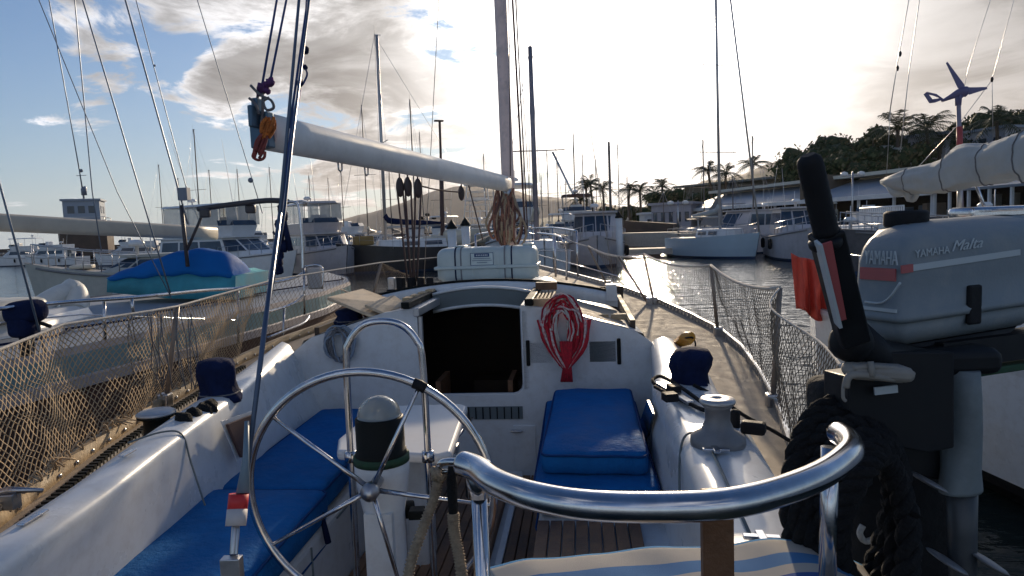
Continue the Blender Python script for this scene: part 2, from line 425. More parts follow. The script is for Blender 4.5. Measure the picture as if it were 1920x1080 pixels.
# quay apron (land) behind the boats on the right, reaching back under the buildings
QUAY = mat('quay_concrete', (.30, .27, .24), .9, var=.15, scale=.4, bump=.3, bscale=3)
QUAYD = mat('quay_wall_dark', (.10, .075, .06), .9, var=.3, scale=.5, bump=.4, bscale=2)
mb = MB()
edge = [(3, 78), (9, 66), (14, 58), (22, 50), (30, 41), (60, 30), (160, 22)]
back = [(3, 700), (40, 720), (120, 720), (200, 700), (300, 600), (360, 300), (360, 22)]
top = [Vector((x, y, 1.15)) for x, y in edge]; bk = [Vector((x, y, 1.15)) for x, y in back]
mb.mt(0).add(top+bk, [(i, i+1, i+8, i+7) for i in range(6)])
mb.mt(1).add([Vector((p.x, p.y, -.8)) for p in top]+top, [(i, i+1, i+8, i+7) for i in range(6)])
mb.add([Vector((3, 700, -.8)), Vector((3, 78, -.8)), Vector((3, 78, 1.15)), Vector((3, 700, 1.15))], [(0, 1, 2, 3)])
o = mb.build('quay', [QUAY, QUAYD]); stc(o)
# low mole across the left background
mb = MB()
mb.box((-45, 112, .3), (110, 9, 1.8)); mb.box((-45, 115, 1.5), (110, 1.2, 1.0))
o = mb.build('breakwater', BROWN, bevel=.05); stc(o)
# ================================================================= own yacht (everything fixed to it is a part)
YB = thing('sailing_yacht', 'white sailing yacht in the foreground with wheel, teak cockpit sole and boom swung to port', 'sailing yacht', W(0, 4, 0))
HB = [(.7, .86), (1.2, 1.03), (2, 1.27), (2.6, 1.44), (3.2, 1.55), (3.8, 1.63), (4.4, 1.68), (5, 1.67), (5.6, 1.58), (6.3, 1.40), (7.0, 1.15), (7.8, .82), (8.8, .38), (9.5, .03)]
HZ = [(.7, 1.13), (2, 1.15), (4, 1.2), (5.5, 1.25), (7, 1.36), (9.5, 1.5)]
hb = lambda v: itp(HB, v)
hz = lambda v: itp(HZ, v)
TEAKM = mat('teak_planks', (.22, .12, .065), .7, var=.4, scale=5, bump=.3, bscale=80, dirt=(.07, .05, .04), dscale=6, damt=.6)
TEAKR = mat('bleached_teak_rail', (.46, .34, .20), .75, var=.25, scale=8, bump=.3, bscale=70, dirt=(.24, .16, .09), dscale=6, damt=.5)
GREYP = mat('grey_plastic', (.13, .16, .17), .6, var=.1)
TARN = mat('tarnished_stanchion', (.26, .21, .17), .5, .4, var=.2, scale=30)
WINCH = mat('grey_cast_alloy', (.22, .22, .23), .5, .35, var=.15, scale=20, bump=.15, bscale=200)
COMPM = mat('compass_glass', (.55, .60, .60), .05, var=.05, trans=.6, spec=.9)
CHAR = mat('charcoal_paint', (.006, .007, .006), .6, spec=.2, var=.3, scale=10)
LEATH = mat('red_tape', (.62, .03, .03), .5, var=.15, scale=20)
vs = [.7+8.8*i/44 for i in range(45)]
mb = MB(); secs = []
for v in vs:
    b, z = hb(v), hz(v)
    secs.append([W(b, v, z), W(b*.99, v, z*.6), W(b*.9, v, .12), W(b*.5, v, -.35), W(0, v, -.5), W(-b*.5, v, -.35), W(-b*.9, v, .12), W(-b*.99, v, z*.6), W(-b, v, z)])
mb.loft(secs, ring=False)
mb.add(secs[0], [tuple(range(9))])
mb.build('hull', WH, YB)
# side decks with their sunlit non-skid
DI = [(.7, .80), (1.3, .86), (2.0, .98), (2.9, 1.22), (3.9, 1.2), (4.6, 1.1), (5.5, .98), (6.5, .72), (7.2, .45), (7.5, 0), (9.5, 0)]
DIS = [(.7, .80), (1.3, 1.0), (1.8, 1.2), (2.9, 1.26), (3.9, 1.2), (4.6, 1.1), (5.5, .98), (6.5, .72), (7.2, .45), (7.5, 0), (9.5, 0)]
mb = MB()
for sg, tab in ((1, DIS), (-1, DI)):
    A = [[W(sg*(hb(v)-.0), v, hz(v)), W(sg*lerp(hb(v), itp(tab, v)-.12, .5), v, hz(v)+.02), W(sg*max(itp(tab, v)-.12, 0), v, hz(v)+.03)] for v in vs]
    if sg < 0: A = [r[::-1] for r in A]
    mb.loft(A[::-1], ring=False, smooth=True)
mb.build('side_deck', DECK, YB)
# toe rails: port bleached wood, starboard perforated metal
def rail_path(sg, off, dz, v0=.75, v1=9.45, n=60): return [W(sg*(hb(lerp(v0, v1, i/n))-off), lerp(v0, v1, i/n), hz(lerp(v0, v1, i/n))+dz) for i in range(n+1)]
mb = MB()
a = rail_path(-1, -.01, -.02); b = rail_path(-1, .03, -.02); c = rail_path(-1, .03, .055); d = rail_path(-1, -.01, .055)
mb.loft([list(q) for q in zip(a, b, c, d)], True, True)
for i in range(4): pass
mb.build('toe_rail', TEAKR, YB)
mb = MB()
for i in range(60):
    v = 1.4+i*.135
    p = W(-(hb(v)-.034), v, hz(v)+.022)
    mb.lathe(p, [(.001, -.004), (.009, -.003), (.009, .003), (.001, .004)], 8, axis=W(1, 0, 0)-W(0, 0, 0))
mb.build('rail_bolts', STEELD, YB)['kind'] = 'stuff'
mb = MB()
n = 230
for k in range(n):
    v0 = .8+8.6*k/n; v1 = .8+8.6*(k+1)/n
    for off in (0.012,):
        q = [W(hb(v)-o2, v, hz(v)+dz) for v in (v0, v1) for o2 in (.0, .022) for dz in (0, .045)]
        a0, a1, b0, b1, c0, c1, d0, d1 = q
        if k % 2 == 0: mb.add([a0, b0, b1, a1, c0, d0, d1, c1], [(0, 1, 2, 3), (7, 6, 5, 4), (0, 4, 5, 1), (1, 5, 6, 2), (2, 6, 7, 3), (3, 7, 4, 0)])
        else:
            h = [W(hb(v)-o2, v, hz(v)+dz) for v in (v0, v1) for o2 in (.0, .022) for dz in (.034, .045)]
            a0, a1, b0, b1, c0, c1, d0, d1 = h
            mb.add([a0, b0, b1, a1, c0, d0, d1, c1], [(0, 1, 2, 3), (7, 6, 5, 4), (0, 4, 5, 1), (1, 5, 6, 2), (2, 6, 7, 3), (3, 7, 4, 0)])
mb.build('toe_rail', STEELD, YB)['label'] = 'perforated dark metal toe rail'
# port genoa track with its teeth
mb = MB()
for k in range(95):
    v = 1.1+k*.032
    u = -(hb(v)-.13)
    mb.box(W(u, v, hz(v)+.028), (.035, .018, .02), rz=-BY+.15)
    mb.mt(1).box(W(u, v+.016, hz(v)+.018), (.03, .014, .016), rz=-BY+.15); mb.mt(0)
mb.build('genoa_track', [CHAR, ALU], YB)
# coamings
def coaming(sg, tin, topz, wid, v0, v1, n=34, inz=.9):
    secs = []
    for i in range(n+1):
        v = lerp(v0, v1, i/n); ui = itp(tin, v); ub = itp([(0, ui)] if sg > 0 else [(1.3, .72), (1.8, .74), (3.6, .84), (3.9, .86)], v)
        zt = itp(topz, v); w = itp(wid, v)
        if sg > 0: ub = ui-.02
        prof = [(ub, inz), (lerp(ub, ui, .35), inz+.16), (lerp(ub, ui, .8), zt-.1), (ui-.004, zt-.035), (ui+.01, zt-.012), (ui+.035, zt), (ui+w*.5, zt+.006), (ui+w-.03, zt-.004), (ui+w, zt-.03), (ui+w+.04, zt-.12), (ui+w+.06, hz(v)-.02)]
        secs.append([W(sg*a, v, b) for a, b in prof])
    mb = MB(); mb.loft(secs if sg < 0 else secs[::-1], ring=False, smooth=True)
    mb.add(secs[0], [tuple(range(len(secs[0])))])
    return mb
cs = coaming(1, [(1.2, .90), (1.8, .95), (2.4, .955), (2.9, .95), (3.15, .99), (3.9, 1.05)], [(1.2, 1.36), (2.9, 1.39), (3.9, 1.40)], [(1.2, .20), (1.8, .22), (2.4, .25), (3.0, .25), (3.9, .14)], 1.2, 3.9)
cs.build('coaming', WH, YB)
cp = coaming(-1, [(.9, .60), (1.3, .62), (1.76, .68), (2.1, .75), (2.62, .84), (2.9, .88), (3.3, .96), (3.9, 1.10)], [(.9, 1.36), (2.9, 1.38), (3.9, 1.42)], [(.9, .14), (2.1, .15), (2.9, .16), (3.9, .10)], .9, 3.9)
cp.build('coaming', WH, YB)
# coaming details: seams, hinges, vents
mb = MB()
mb.tube(spl([W(-.70, 2.28, 1.02), W(-.765, 2.29, 1.25), W(-.785, 2.28, 1.36), W(-.82, 2.22, 1.388), W(-.86, 2.1, 1.389)], 5), .0035, 5)
mb.tube([W(1.0, 1.30, 1.372), W(1.035, 2.18, 1.385)], .004, 5)
mb.tube(spl([W(.93, 2.0, 1.2), W(.945, 2.1, 1.33), W(.975, 2.16, 1.385), W(1.035, 2.18, 1.386)], 5), .004, 5)
mb.build('locker_seam', GREYP, YB)
mb = MB()
for u, v in ((1.035, 2.0), (1.02, 1.45)): mb.box(W(u, v, 1.392), (.075, .018, .008), rz=-BY-.1); mb.box(W(u, v, 1.392), (.018, .05, .01), rz=-BY)
mb.box(W(-.79, 2.0, 1.388), (.02, .07, .006), rz=-BY+.1); mb.box(W(-.72, 1.55, 1.378), (.02, .09, .006), rz=-BY+.1)
mb.build('hinge', STEEL, YB, bevel=.002)
# recessed pocket in the port coaming and dark port in the starboard one
def cpoint(px, py, u, off=0): # on longitudinal plane u
    r = FW + CR*((px-960)/F) + CU*((540-py)/F)
    k = (u - (-OX)*CB)/(r.x*CB - r.y*SB)
    return EYE + r*k
mb = MB()
fp = [(411, 796), (463, 776), (458, 825), (438, 858)]
fr = [(404, 790), (467, 770), (464, 832), (436, 867)]
pk = [cpoint(x, y, -.795) for x, y in fp]; fk = [cpoint(x, y, -.80) for x, y in fr]
inn = W(1, 0, 0)-W(0, 0, 0)
mb.mt(1).slab([p+inn*.02 for p in fk], .004); mb.mt(0).slab([p+inn*.026 for p in pk], .012)
mb.build('coaming_pocket', [mat('pocket_brown', (.10, .055, .045), .7), WH], YB)
mb = MB()
q = [cpoint(x, y, .925) for x, y in [(1213, 750), (1224, 775), (1214, 815), (1203, 835), (1200, 790)]]
mb.slab([p for p in q], -.01)
mb.build('coaming_port', GLASS, YB)
# bulkhead with companionway opening
def roofz(u, v): return itp([(0, 1.625), (.3, 1.615), (.5, 1.59), (.72, 1.52), (.95, 1.455), (1.0, 1.42), (1.17, 1.28)], abs(u)) + (.0 if v < 5 else -.02*(v-5))
mb = MB()
def panel(us, zb, v=3.9, th=.04):
    top = [W(u, v, roofz(u, v)-.0) for u in us]; bot = [W(u, v, zb) for u in us[::-1]]
    mb.slab((bot+top), th)
panel([-1.17, -1.0, -.95, -.72, -.5, -.3], .3)
panel([.31, .5, .72, .95, 1.0, 1.17], .3)
mb.slab([W(.31, 3.9, .3), W(-.3, 3.9, .3), W(-.3, 3.9, 1.12)]+[W(-.3+.06-.06*math.cos(R_(a)), 3.9, 1.15-.06*math.sin(R_(a))) for a in (0, 30, 60, 90)]+[W(.31-.06+.06*math.sin(R_(a)), 3.9, 1.15-.06*math.cos(R_(a))) for a in (0, 30, 60, 90)]+[W(.31, 3.9, 1.12)], .04)
mb.build('bulkhead', WH, YB)
mb = MB()   # companionway frame
fr = [W(-.30, 3.885, 1.55)]+[W(-.3+.06-.06*math.cos(R_(a)), 3.885, 1.15-.06*math.sin(R_(a))) for a in (0, 30, 60, 90)]+[W(.31-.06+.06*math.sin(R_(a)), 3.885, 1.15-.06*math.cos(R_(a))) for a in (0, 30, 60, 90)]+[W(.31, 3.885, 1.6)]
mb.tube(fr, .009, 6)
mb.box(W(-.285, 3.88, 1.38), (.018, .03, .36), rz=-BY); mb.box(W(.33, 3.875, 1.35), (.03, .03, .46), rz=-BY)
mb.build('companionway_frame', ALU, YB)
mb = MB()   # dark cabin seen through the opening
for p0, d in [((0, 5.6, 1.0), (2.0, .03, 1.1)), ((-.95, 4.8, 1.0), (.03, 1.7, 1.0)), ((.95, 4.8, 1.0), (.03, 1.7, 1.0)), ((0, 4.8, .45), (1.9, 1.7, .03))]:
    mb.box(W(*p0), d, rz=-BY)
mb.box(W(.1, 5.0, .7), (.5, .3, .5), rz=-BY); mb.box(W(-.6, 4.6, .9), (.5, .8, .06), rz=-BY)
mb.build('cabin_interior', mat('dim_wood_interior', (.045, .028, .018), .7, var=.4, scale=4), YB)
mb = MB()
for k in range(4): mb.box(W(.0, 4.02+.09*k, 1.0-.17*k), (.42, .16, .03), rz=-BY)
for sg in (-1, 1): mb.box(W(sg*.22, 4.12, .75), (.03, .3, .8), rz=-BY)
mb.build('companionway_ladder', WOOD, YB)
# coachroof: crowned top with the hatchway cut out, sloping sides
mb = MB()
vv = [3.86, 4.2, 4.55, 5.0, 5.5, 6.0, 6.5, 7.0, 7.4]
def cu(v): return itp([(3.9, 1.0), (4.6, .96), (5.5, .84), (6.5, .6), (7.2, .36), (7.4, .25)], v)
def crow(v, side):
    w = cu(v); us = [.31, .45, .6, .75, .9, 1.0]
    out = []
    for f in us:
        u = .31+(w-.31)*(f-.31)/.69 if w > .31 else w*f
        out.append(W(side*u, v, roofz(f*.98, v)-(.0 if v < 6.8 else (v-6.8)*.2)))
    out.append(W(side*(w+.12), v, hz(v)+.01))
    return out
for side in (1, -1):
    S = [crow(v, side) for v in vv]
    mb.loft(S if side > 0 else S[::-1], ring=False, smooth=True)
mid = [[W(u, v, roofz(u, v)-(.0 if v < 6.8 else (v-6.8)*.2)) for u in (-.31, -.15, 0, .15, .31)] for v in vv[2:]]
mb.loft(mid[::-1][::-1], ring=False, smooth=True)
fr = crow(7.4, -1)[::-1]+crow(7.4, 1)
mb.add(fr, [tuple(range(len(fr)))])
mb.build('coachroof', WH, YB)
mb = MB()   # tan non-skid panel on the roof starboard, and port
for side in (1, -1):
    mb.loft([[W(side*u, v, roofz(u, v)+.006) for u in ((.44, .56, .68, .80, .9) if side > 0 else (.9, .80, .68, .56, .44))] for v in (3.95, 4.3, 4.58)], ring=False, smooth=True)
mb.build('roof_nonskid', DECK, YB)
# sliding hatch pushed forward, its rails, garage arch
mb = MB()
arc = lambda v, dz, w=.31: [W(u, v, roofz(0, v)+dz-.35*u*u) for u in [w*(-1+2*i/10) for i in range(11)]]
a, b = arc(4.42, .055, .33), arc(4.42, -.06, .33); c = arc(4.9, .055, .33)
mb.mt(1).loft([b, a], ring=False, smooth=True); mb.mt(0).loft([a, c], ring=False, smooth=True)  # aft face in darker grey: its shadow is put into the colour
mb.mt(0).tube(arc(4.42, -.068, .33), .012, 6); mb.tube(arc(4.42, .05, .33), .010, 6)
mb.build('sliding_hatch', [WH, GREYP], YB)
mb = MB()
mb.mt(0); 
p = [W(-.34, 3.88, 1.57), W(-.36, 4.5, 1.64)]
for sd in (-1, 1):
    mb.box(W(sd*.36, 4.3, roofz(.36, 4)+.025), (.05, .95, .04), rz=-BY)
mb.mt(1).box(W(-.30, 4.15, 1.59), (.035, .62, .05), rz=-BY)
mb.build('hatch_rail', [CHAR, ALU], YB, bevel=.006)
mb = MB()   # low arched coaming ahead of the hatch (spray hood base)
az = lambda u: 1.70-.10*(u/.85)**2+.0
A = []
for i in range(25):
    u = -.9+1.8*i/24
    A.append([W(u, 4.60, az(u)-.09), W(u, 4.58, az(u)-.035), W(u, 4.60, az(u)-.005), W(u, 4.63, az(u)), W(u, 4.68, az(u)-.01), W(u, 4.70, az(u)-.1)])
mb.loft(A[::-1], ring=False, caps=True, smooth=True)
mb.add(A[0], [(0, 1, 2, 3, 4, 5)]); mb.add(A[-1], [(5, 4, 3, 2, 1, 0)])
mb.mt(1).tube([W(u, 4.63, az(u)+.008) for u in [-.9+1.8*i/24 for i in range(25)]], .009, 6)
mb.mt(0).box(W(.86, 4.62, 1.60), (.07, .10, .11), rz=-BY)
mb.build('hood_coaming', [WH, CHAR], YB)
mb = MB()   # stringer grab rail starboard of the hatch with clutches
for i in range(5): mb.box(W(.40+.022*i, 4.15, 1.635), (.012, .52, .02), rz=-BY)
mb.box(W(.43, 3.895, 1.62), (.14, .03, .05), rz=-BY)
mb.mt(1).box(W(.43, 4.45, 1.67), (.14, .06, .05), rz=-BY)
mb.build('rope_clutch', [TEAKR, WOOD], YB, bevel=.003)
mb = MB()
for x, y in ((1127, 600), (1160, 603)):
    p = AV(x, y, 4.1); mb.box(Vector((p.x, p.y, roofz(.75, 4)-.01)), (.09, .05, .035), rz=-BY)
mb.build('deck_organiser', TEAKR, YB, bevel=.004)
# steps and panels below the companionway
mb = MB()
mb.mt(0).box(W(.11, 3.86, .915+.07), (.38, .012, .075), rz=-BY)
mb.mt(1)
for i in range(9): mb.box(W(-.06+.042*i, 3.851, .985), (.006, .006, .07), rz=-BY)
mb.build('vent_grille', [GREYP, CHAR], YB)
mb = MB()
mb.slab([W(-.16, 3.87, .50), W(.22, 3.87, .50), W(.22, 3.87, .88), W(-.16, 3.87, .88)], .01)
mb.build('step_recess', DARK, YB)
mb = MB(); mb.box(W(.305, 3.86, .69), (.13, .02, .44), rz=-BY); mb.mt(1).box(W(.26, 3.84, .88), (.07, .02, .012), rz=-BY); mb.box(W(.33, 3.845, .55), (.05, .01, .02), rz=-BY)
mb.build('locker_door', [WH, STEELD], YB, bevel=.005)
mb = MB()
mb.mt(0).box(W(.42, 3.875, 1.335), (.14, .03, .13), rz=-BY); mb.box(W(.77, 3.875, 1.335), (.16, .03, .13), rz=-BY)
mb.mt(1).box(W(.343, 3.87, 1.335), (.022, .045, .15), rz=-BY); mb.box(W(.862, 3.87, 1.335), (.022, .045, .15), rz=-BY)
mb.build('instrument_panel', [GREYP, CHAR], YB, bevel=.006)
# cockpit well
mb = MB()
for sg, ui, uo in ((-1, .34, .86), (1, .47, .96)):
    mb.box(W(sg*(ui+uo)/2, 2.5, .62), (uo-ui, 2.8, .66), rz=-BY)
mb.box(W(.05, .92, .85), (1.9, .25, .6), rz=-BY)
mb.build('cockpit_seat', WH, YB, bevel=.025, seg=3)
mb = MB(); mb.box(W(0.05, 2.4, .58), (1.0, 3.05, .04), rz=-BY); mb.build('cockpit_floor', WH, YB)
mb = MB()
for u0, u1 in ((-.30, .25), (.30, .49)): pass
k = 0
for u in [-.31+.047*i for i in range(12)]: mb.box(W(u+.0, 3.1, .628), (.042, 1.3, .045), rz=-BY)
mb.mt(1).box(W(.28, 3.0, .63), (.028, 1.5, .055), rz=-BY); mb.box(W(-.02, 3.78, .63), (.62, .03, .055), rz=-BY)
mb.mt(0)
for u in [.32+.047*i for i in range(4)]: mb.box(W(u, 3.0, .628), (.042, 1.5, .045), rz=-BY)
for u in [-.31+.047*i for i in range(17)]: mb.box(W(u, 1.8, .628), (.042, 1.2, .045), rz=-BY)
mb.build('teak_grating', [TEAKM, WH], YB, bevel=.003)
mb = MB()
for u in [.497+.047*i for i in range(8)]: mb.box(W(u, 1.86, .962), (.042, 1.18, .022), rz=-BY)
mb.build('teak_seat_slats', TEAKM, YB, bevel=.003)
mb = MB(); mb.tube([W(-.338, 2.3, .93), W(-.338, 2.3, .62)], .005, 5); mb.tube([W(-.335, 2.92, .93), W(-.335, 2.55, .93)], .004, 5)
mb.build('locker_seam', GREYP, YB)
# folding table
mb = MB()
tp = [W(-.33, 2.60, 1.24), W(-.28, 2.45, 1.24), W(.12, 2.40, 1.24), W(.165, 2.44, 1.24), W(.115, 3.08, 1.24), W(.08, 3.12, 1.24), W(-.24, 3.10, 1.24), W(-.32, 3.0, 1.24)]
mb.mt(0).slab(tp, .04)
tb = mb.build('cockpit_table', mat('white_table_top', (.70, .70, .69), .35, var=.05, dirt=(.5, .47, .42), dscale=6, damt=.3), YB, bevel=.014, seg=3)
mb = MB(); mb.tube([W(.12, 2.6, 1.20), W(.15, 3.0, 1.20)], .008, 6); mb.box(W(.14, 2.62, 1.19), (.03, .05, .03), rz=-BY); mb.build('table_hinge', STEEL, tb)
ORG['cockpit_table'] = ORG[YB.name]
mb = MB(); mb.box(W(-.06, 2.8, .92), (.1, .16, .6), rz=-BY); mb.build('table_leg', WH, tb, bevel=.02)
# pedestal, binnacle, guard rail, wheel
pv = 2.12
mb = MB()
mb.lathe(W(0, pv, .65), [(.13, 0), (.13, .02), (.075, .05), (.066, .3), (.066, .50), (.078, .56), (.088, .64), (.088, .672), (.08, .676)], 28)
mb.box(W(0, pv-.05, 1.02), (.09, .05, .30), rz=-BY)
mb.build('pedestal', WH, YB)
mb = MB()
mb.lathe(W(.0, pv, 1.327), [(.075, 0), (.084, .004), (.082, .028), (.078, .03), (.078, .135), (.072, .14)], 28)
bn = mb.build('compass_housing', CHAR, YB); ORG['compass_housing'] = ORG[YB.name]
mb = MB(); mb.lathe(W(0, pv, 1.467), [(.073, 0)]+[(.07*math.cos(R_(a)), .066*math.sin(R_(a))) for a in range(0, 91, 10)], 24); mb.build('compass_dome', COMPM, bn)
mb = MB(); mb.lathe(W(0, pv, 1.455), [(.06, 0), (.06, .02), (.03, .035), (.001, .036)], 20); mb.build('compass_card', mat('compass_card', (.03, .035, .035), .4), bn)
mb = MB(); mb.lathe(W(0, pv, 1.328), [(.077, 0), (.09, -.01), (.09, .012), (.08, .016)], 28); mb.build('compass_rim', GRNM, bn)
gpts = [W(-.175, 2.3, .66), W(-.170, 2.3, 1.2), W(-.165, 2.3, 1.60), W(-.150, 2.3, 1.68), W(-.10, 2.3, 1.735), W(-.03, 2.3, 1.75), W(.04, 2.3, 1.735), W(.09, 2.3, 1.68), W(.107, 2.3, 1.60), W(.11, 2.3, 1.2), W(.11, 2.3, .66)]
mb = MB(); mb.tube(spl(gpts, 6), .0125, 12)
for u in (-.17, .11): mb.lathe(W(u, 2.3, 1.27), [(.014, -.02), (.022, -.018), (.022, .018), (.014, .02)], 14)
mb.build('pedestal_guard', STEEL, YB)
mb = MB(); mb.lathe(W(.06, 2.2, 1.12), [(.0, -.02), (.03, -.015), (.03, .015), (0, .02)], 12, axis=(1, 0, 0)); mb.box(W(.10, 2.15, 1.13), (.05, .05, .03)); mb.build('engine_throttle', CHAR, YB, bevel=.004)
hub = W(.012, 1.95, 1.28)
ax = (W(0, 1, 0)-W(0, 0, 0))*math.cos(R_(4))+Vector((0, 0, 1))*math.sin(R_(4))
wx = (W(1, 0, 0)-W(0, 0, 0)); wy = ax.cross(wx).normalized()
if wy.z < 0: wy = -wy
mb = MB()
mb.tube([hub+(wx*math.cos(2*math.pi*i/72)+wy*math.sin(2*math.pi*i/72))*.375 for i in range(72)], .0128, 12, closed=True)
wh = mb.build('steering_wheel', STEEL, YB); ORG['steering_wheel'] = ORG[YB.name]
for a in (62, 139, 208, 283, 354):
    mb = MB(); d = wx*math.cos(R_(a))+wy*math.sin(R_(a))
    mb.tube([hub+d*.02+ax*.02, hub+d*.12+ax*.012, hub+d*.366], [.0085, .0075, .006], 8); mb.build('spoke', STEEL, wh)
mb = MB(); mb.lathe(hub-ax*.02, [(.0, 0), (.014, 0), (.016, .01), (.028, .015), (.028, .04), (.018, .045), (.018, .16), (.03, .165)], 16, axis=ax); mb.build('hub', STEELD, wh)
mb = MB(); d = wx*math.cos(R_(62))+wy*math.sin(R_(62)); t_ = ax.cross(d)
mb.tube([hub+d*.375+t_*.02-d*.001, hub+d*.376, hub+d*.375-t_*.02-d*.001], .0155, 10); mb.build('king_spoke_wrap', BLK, wh)
# winches
def winch(name, c, s, m, lab, capm=STEELD):
    w = MB(); w.lathe(c, [(.095*s, -.02), (.1*s, 0), (.098*s, .025*s), (.06*s, .05*s), (.045*s, .085*s), (.046*s, .13*s), (.062*s, .15*s)], 28)
    r = w.build(name, m, YB); ORG[r.name] = ORG[YB.name]; r['label'] = lab
    w = MB(); w.lathe(c+Vector((0, 0, .15*s)), [(.064*s, 0), (.066*s, .006), (.06*s, .014), (.02*s, .016), (.012*s, .008), (.001, .008)], 28); w.build('winch_cap', capm, r)
    return r
winch('winch', W(1.06, 2.10, 1.38), .82, WINCH, 'bare grey winch with polished cap on starboard coaming', ALU)
winch('winch', P(1292, 738, 2.78)+Vector((0, 0, .005)), .55, STEELD, 'winch under the navy cover on starboard coaming')
w = MB(); c = W(-1.03, 2.50, 1.28); w.lathe(c, [(.06, -.12), (.062, 0), (.05, .02), (.048, .075), (.07, .085), (.07, .095)], 24)
r = w.build('winch', CHAR, YB); ORG[r.name] = ORG[YB.name]; r['label'] = 'black drum winch on port coaming'
w = MB(); w.lathe(c+Vector((0, 0, .095)), [(.072, 0), (.073, .006), (.06, .014), (.001, .015)], 24); w.build('winch_cap', ALU, r)
winch('winch', P(412, 748, 2.95)+Vector((0, 0, .01)), .55, STEELD, 'winch under the navy cover on port coaming')
# cleat and cam blocks
mb = MB(); M = Matrix.Rotation(-.5, 3, 'Z')
mb.box(W(1.19, 2.20, 1.395), (.075, .045, .04), M=M); mb.box(W(1.15, 2.27, 1.40), (.03, .03, .07), M=M); mb.build('cam_cleat', BLK, YB, bevel=.01)
mb = MB(); mb.box(W(1.0, 2.62, 1.405), (.03, .32, .014), rz=-BY+.25); mb.mt(1).box(W(1.0, 2.62, 1.42), (.04, .06, .03), rz=-BY+.25); mb.box(W(.97, 2.5, 1.42), (.05, .05, .03), rz=-BY+.25); mb.build('genoa_car', [STEELD, BLK], YB, bevel=.004)
mb = MB(); c = W(-1.17, 1.95, 1.24)
mb.tube([c+Vector((-.10, -.02, .03)), c+Vector((0, 0, .045)), c+Vector((.09, .03, .03))], [.006, .013, .006], 8); mb.box(c+Vector((0, 0, .01)), (.05, .04, .05)); mb.build('mooring_cleat', STEELD, YB, bevel=.004)
# deck: dorade / prism handle at hatch
mb = MB(); mb.tube(spl([W(1.17, 4.35, 1.29), W(1.14, 4.0, 1.34), W(1.16, 3.75, 1.36)], 5), .014, 8); mb.box(W(1.2, 4.1, 1.27), (.07, .14, .08), rz=-BY); mb.build('genoa_lead_block', CHAR, YB, bevel=.01)
# stanchions and lifelines
def stanchion(p, q, base=True):
    m_ = MB(); m_.tube([p, q], .0125, 10); r = m_.build('stanchion', TARN, YB); ORG[r.name] = ORG[YB.name]
    if base:
        m_ = MB(); m_.box(p+Vector((0, 0, .035)), (.06, .06, .08), rz=-BY); m_.build('stanchion_base', STEELD, r, bevel=.01)
SB_TOP = [AV(1462, 540, 3.25), AV(1333, 497, 4.85), AV(1207, 476, 6.3), AV(1103, 462, 7.3)]
SB_BOT = [W(1.53, 3.22, 1.17), W(1.63, 4.95, 1.22), W(1.33, 6.35, 1.30), W(.95, 7.35, 1.38)]
for a, b in zip(SB_BOT, SB_TOP): stanchion(a, b)
stanchion(W(1.28, 6.3, 1.3), AV(1160, 482, 6.5))
PT_TOP = [W(-1.42, 3.3, 1.72), AV(715, 492, 6.2), AV(825, 482, 7.6)]
PT_BOT = [W(-1.53, 3.3, 1.19), W(-1.37, 6.2, 1.30), W(-.85, 7.6, 1.4)]
for a, b in zip(PT_BOT, PT_TOP): stanchion(a, b)
mb = MB()
ll = []
for a, b in zip(SB_TOP, SB_TOP[1:]): ll += sag(a, b, .05 if a is not SB_TOP[2] else .06, 10)
mb.tube(ll, .0095, 6); mb.tube(sag(SB_TOP[3], W(.35, 8.7, 2.0), .03), .006, 6)
e_ = AV(1700, 600, 1.7)
mb.build('lifeline', ROPEW, YB)['label'] = 'slack white rope lifeline on the starboard side'
mb = MB()
SBE = [SB_TOP[0], AV(1560, 640, 2.25), AV(1600, 690, 1.9)]
mb.tube(spl([SB_TOP[0], W(1.45, 2.95, 1.68), AV(1535, 640, 2.4), AV(1580, 690, 2.0)], 5), .005, 6)
mb.build('lifeline', ROPEW, YB)
mb = MB()
PL = [P(-60, 672, 2.15), Z(0, 655, 1.70), W(-1.47, 2.6, 1.73), Z(282, 583, 1.73), PT_TOP[0], W(-1.50, 4.6, 1.76), PT_TOP[1], PT_TOP[2], W(-.35, 8.9, 2.05)]
mb.tube(PL, .006, 6)
mb.build('lifeline', ROPEW, YB)['label'] = 'port lifeline with the net laced along it'
# bow pulpit
mb = MB()
B0 = [W(-.62, 8.2, 2.0), W(-.3, 9.0, 2.05), W(0, 9.4, 2.05), W(.3, 9.0, 2.05), W(.62, 8.2, 2.0)]
mb.tube(spl(B0, 6), .0125, 8)
for p in (B0[0], B0[1], B0[3], B0[4]): mb.tube([p, Vector((p.x, p.y, 1.45))], .0125, 8)
q = [AV(1022, 440, 7.0), AV(1052, 447, 7.2), AV(1062, 470, 7.25), AV(1062, 525, 7.3)]
mb.tube(spl([AV(1008, 437, 7.9), AV(1040, 441, 7.5)]+q[1:], 5), .012, 8)
mb.tube([AV(1040, 441, 7.5), AV(1042, 520, 7.5)], .012, 8)
mb.tube([AV(1010, 478, 7.9), AV(1160, 518, 6.6)], .006, 6); mb.tube([AV(1010, 470, 7.9), AV(1075, 470, 7.5)], .006, 6)
mb.build('mast_pulpit', STEEL, YB)
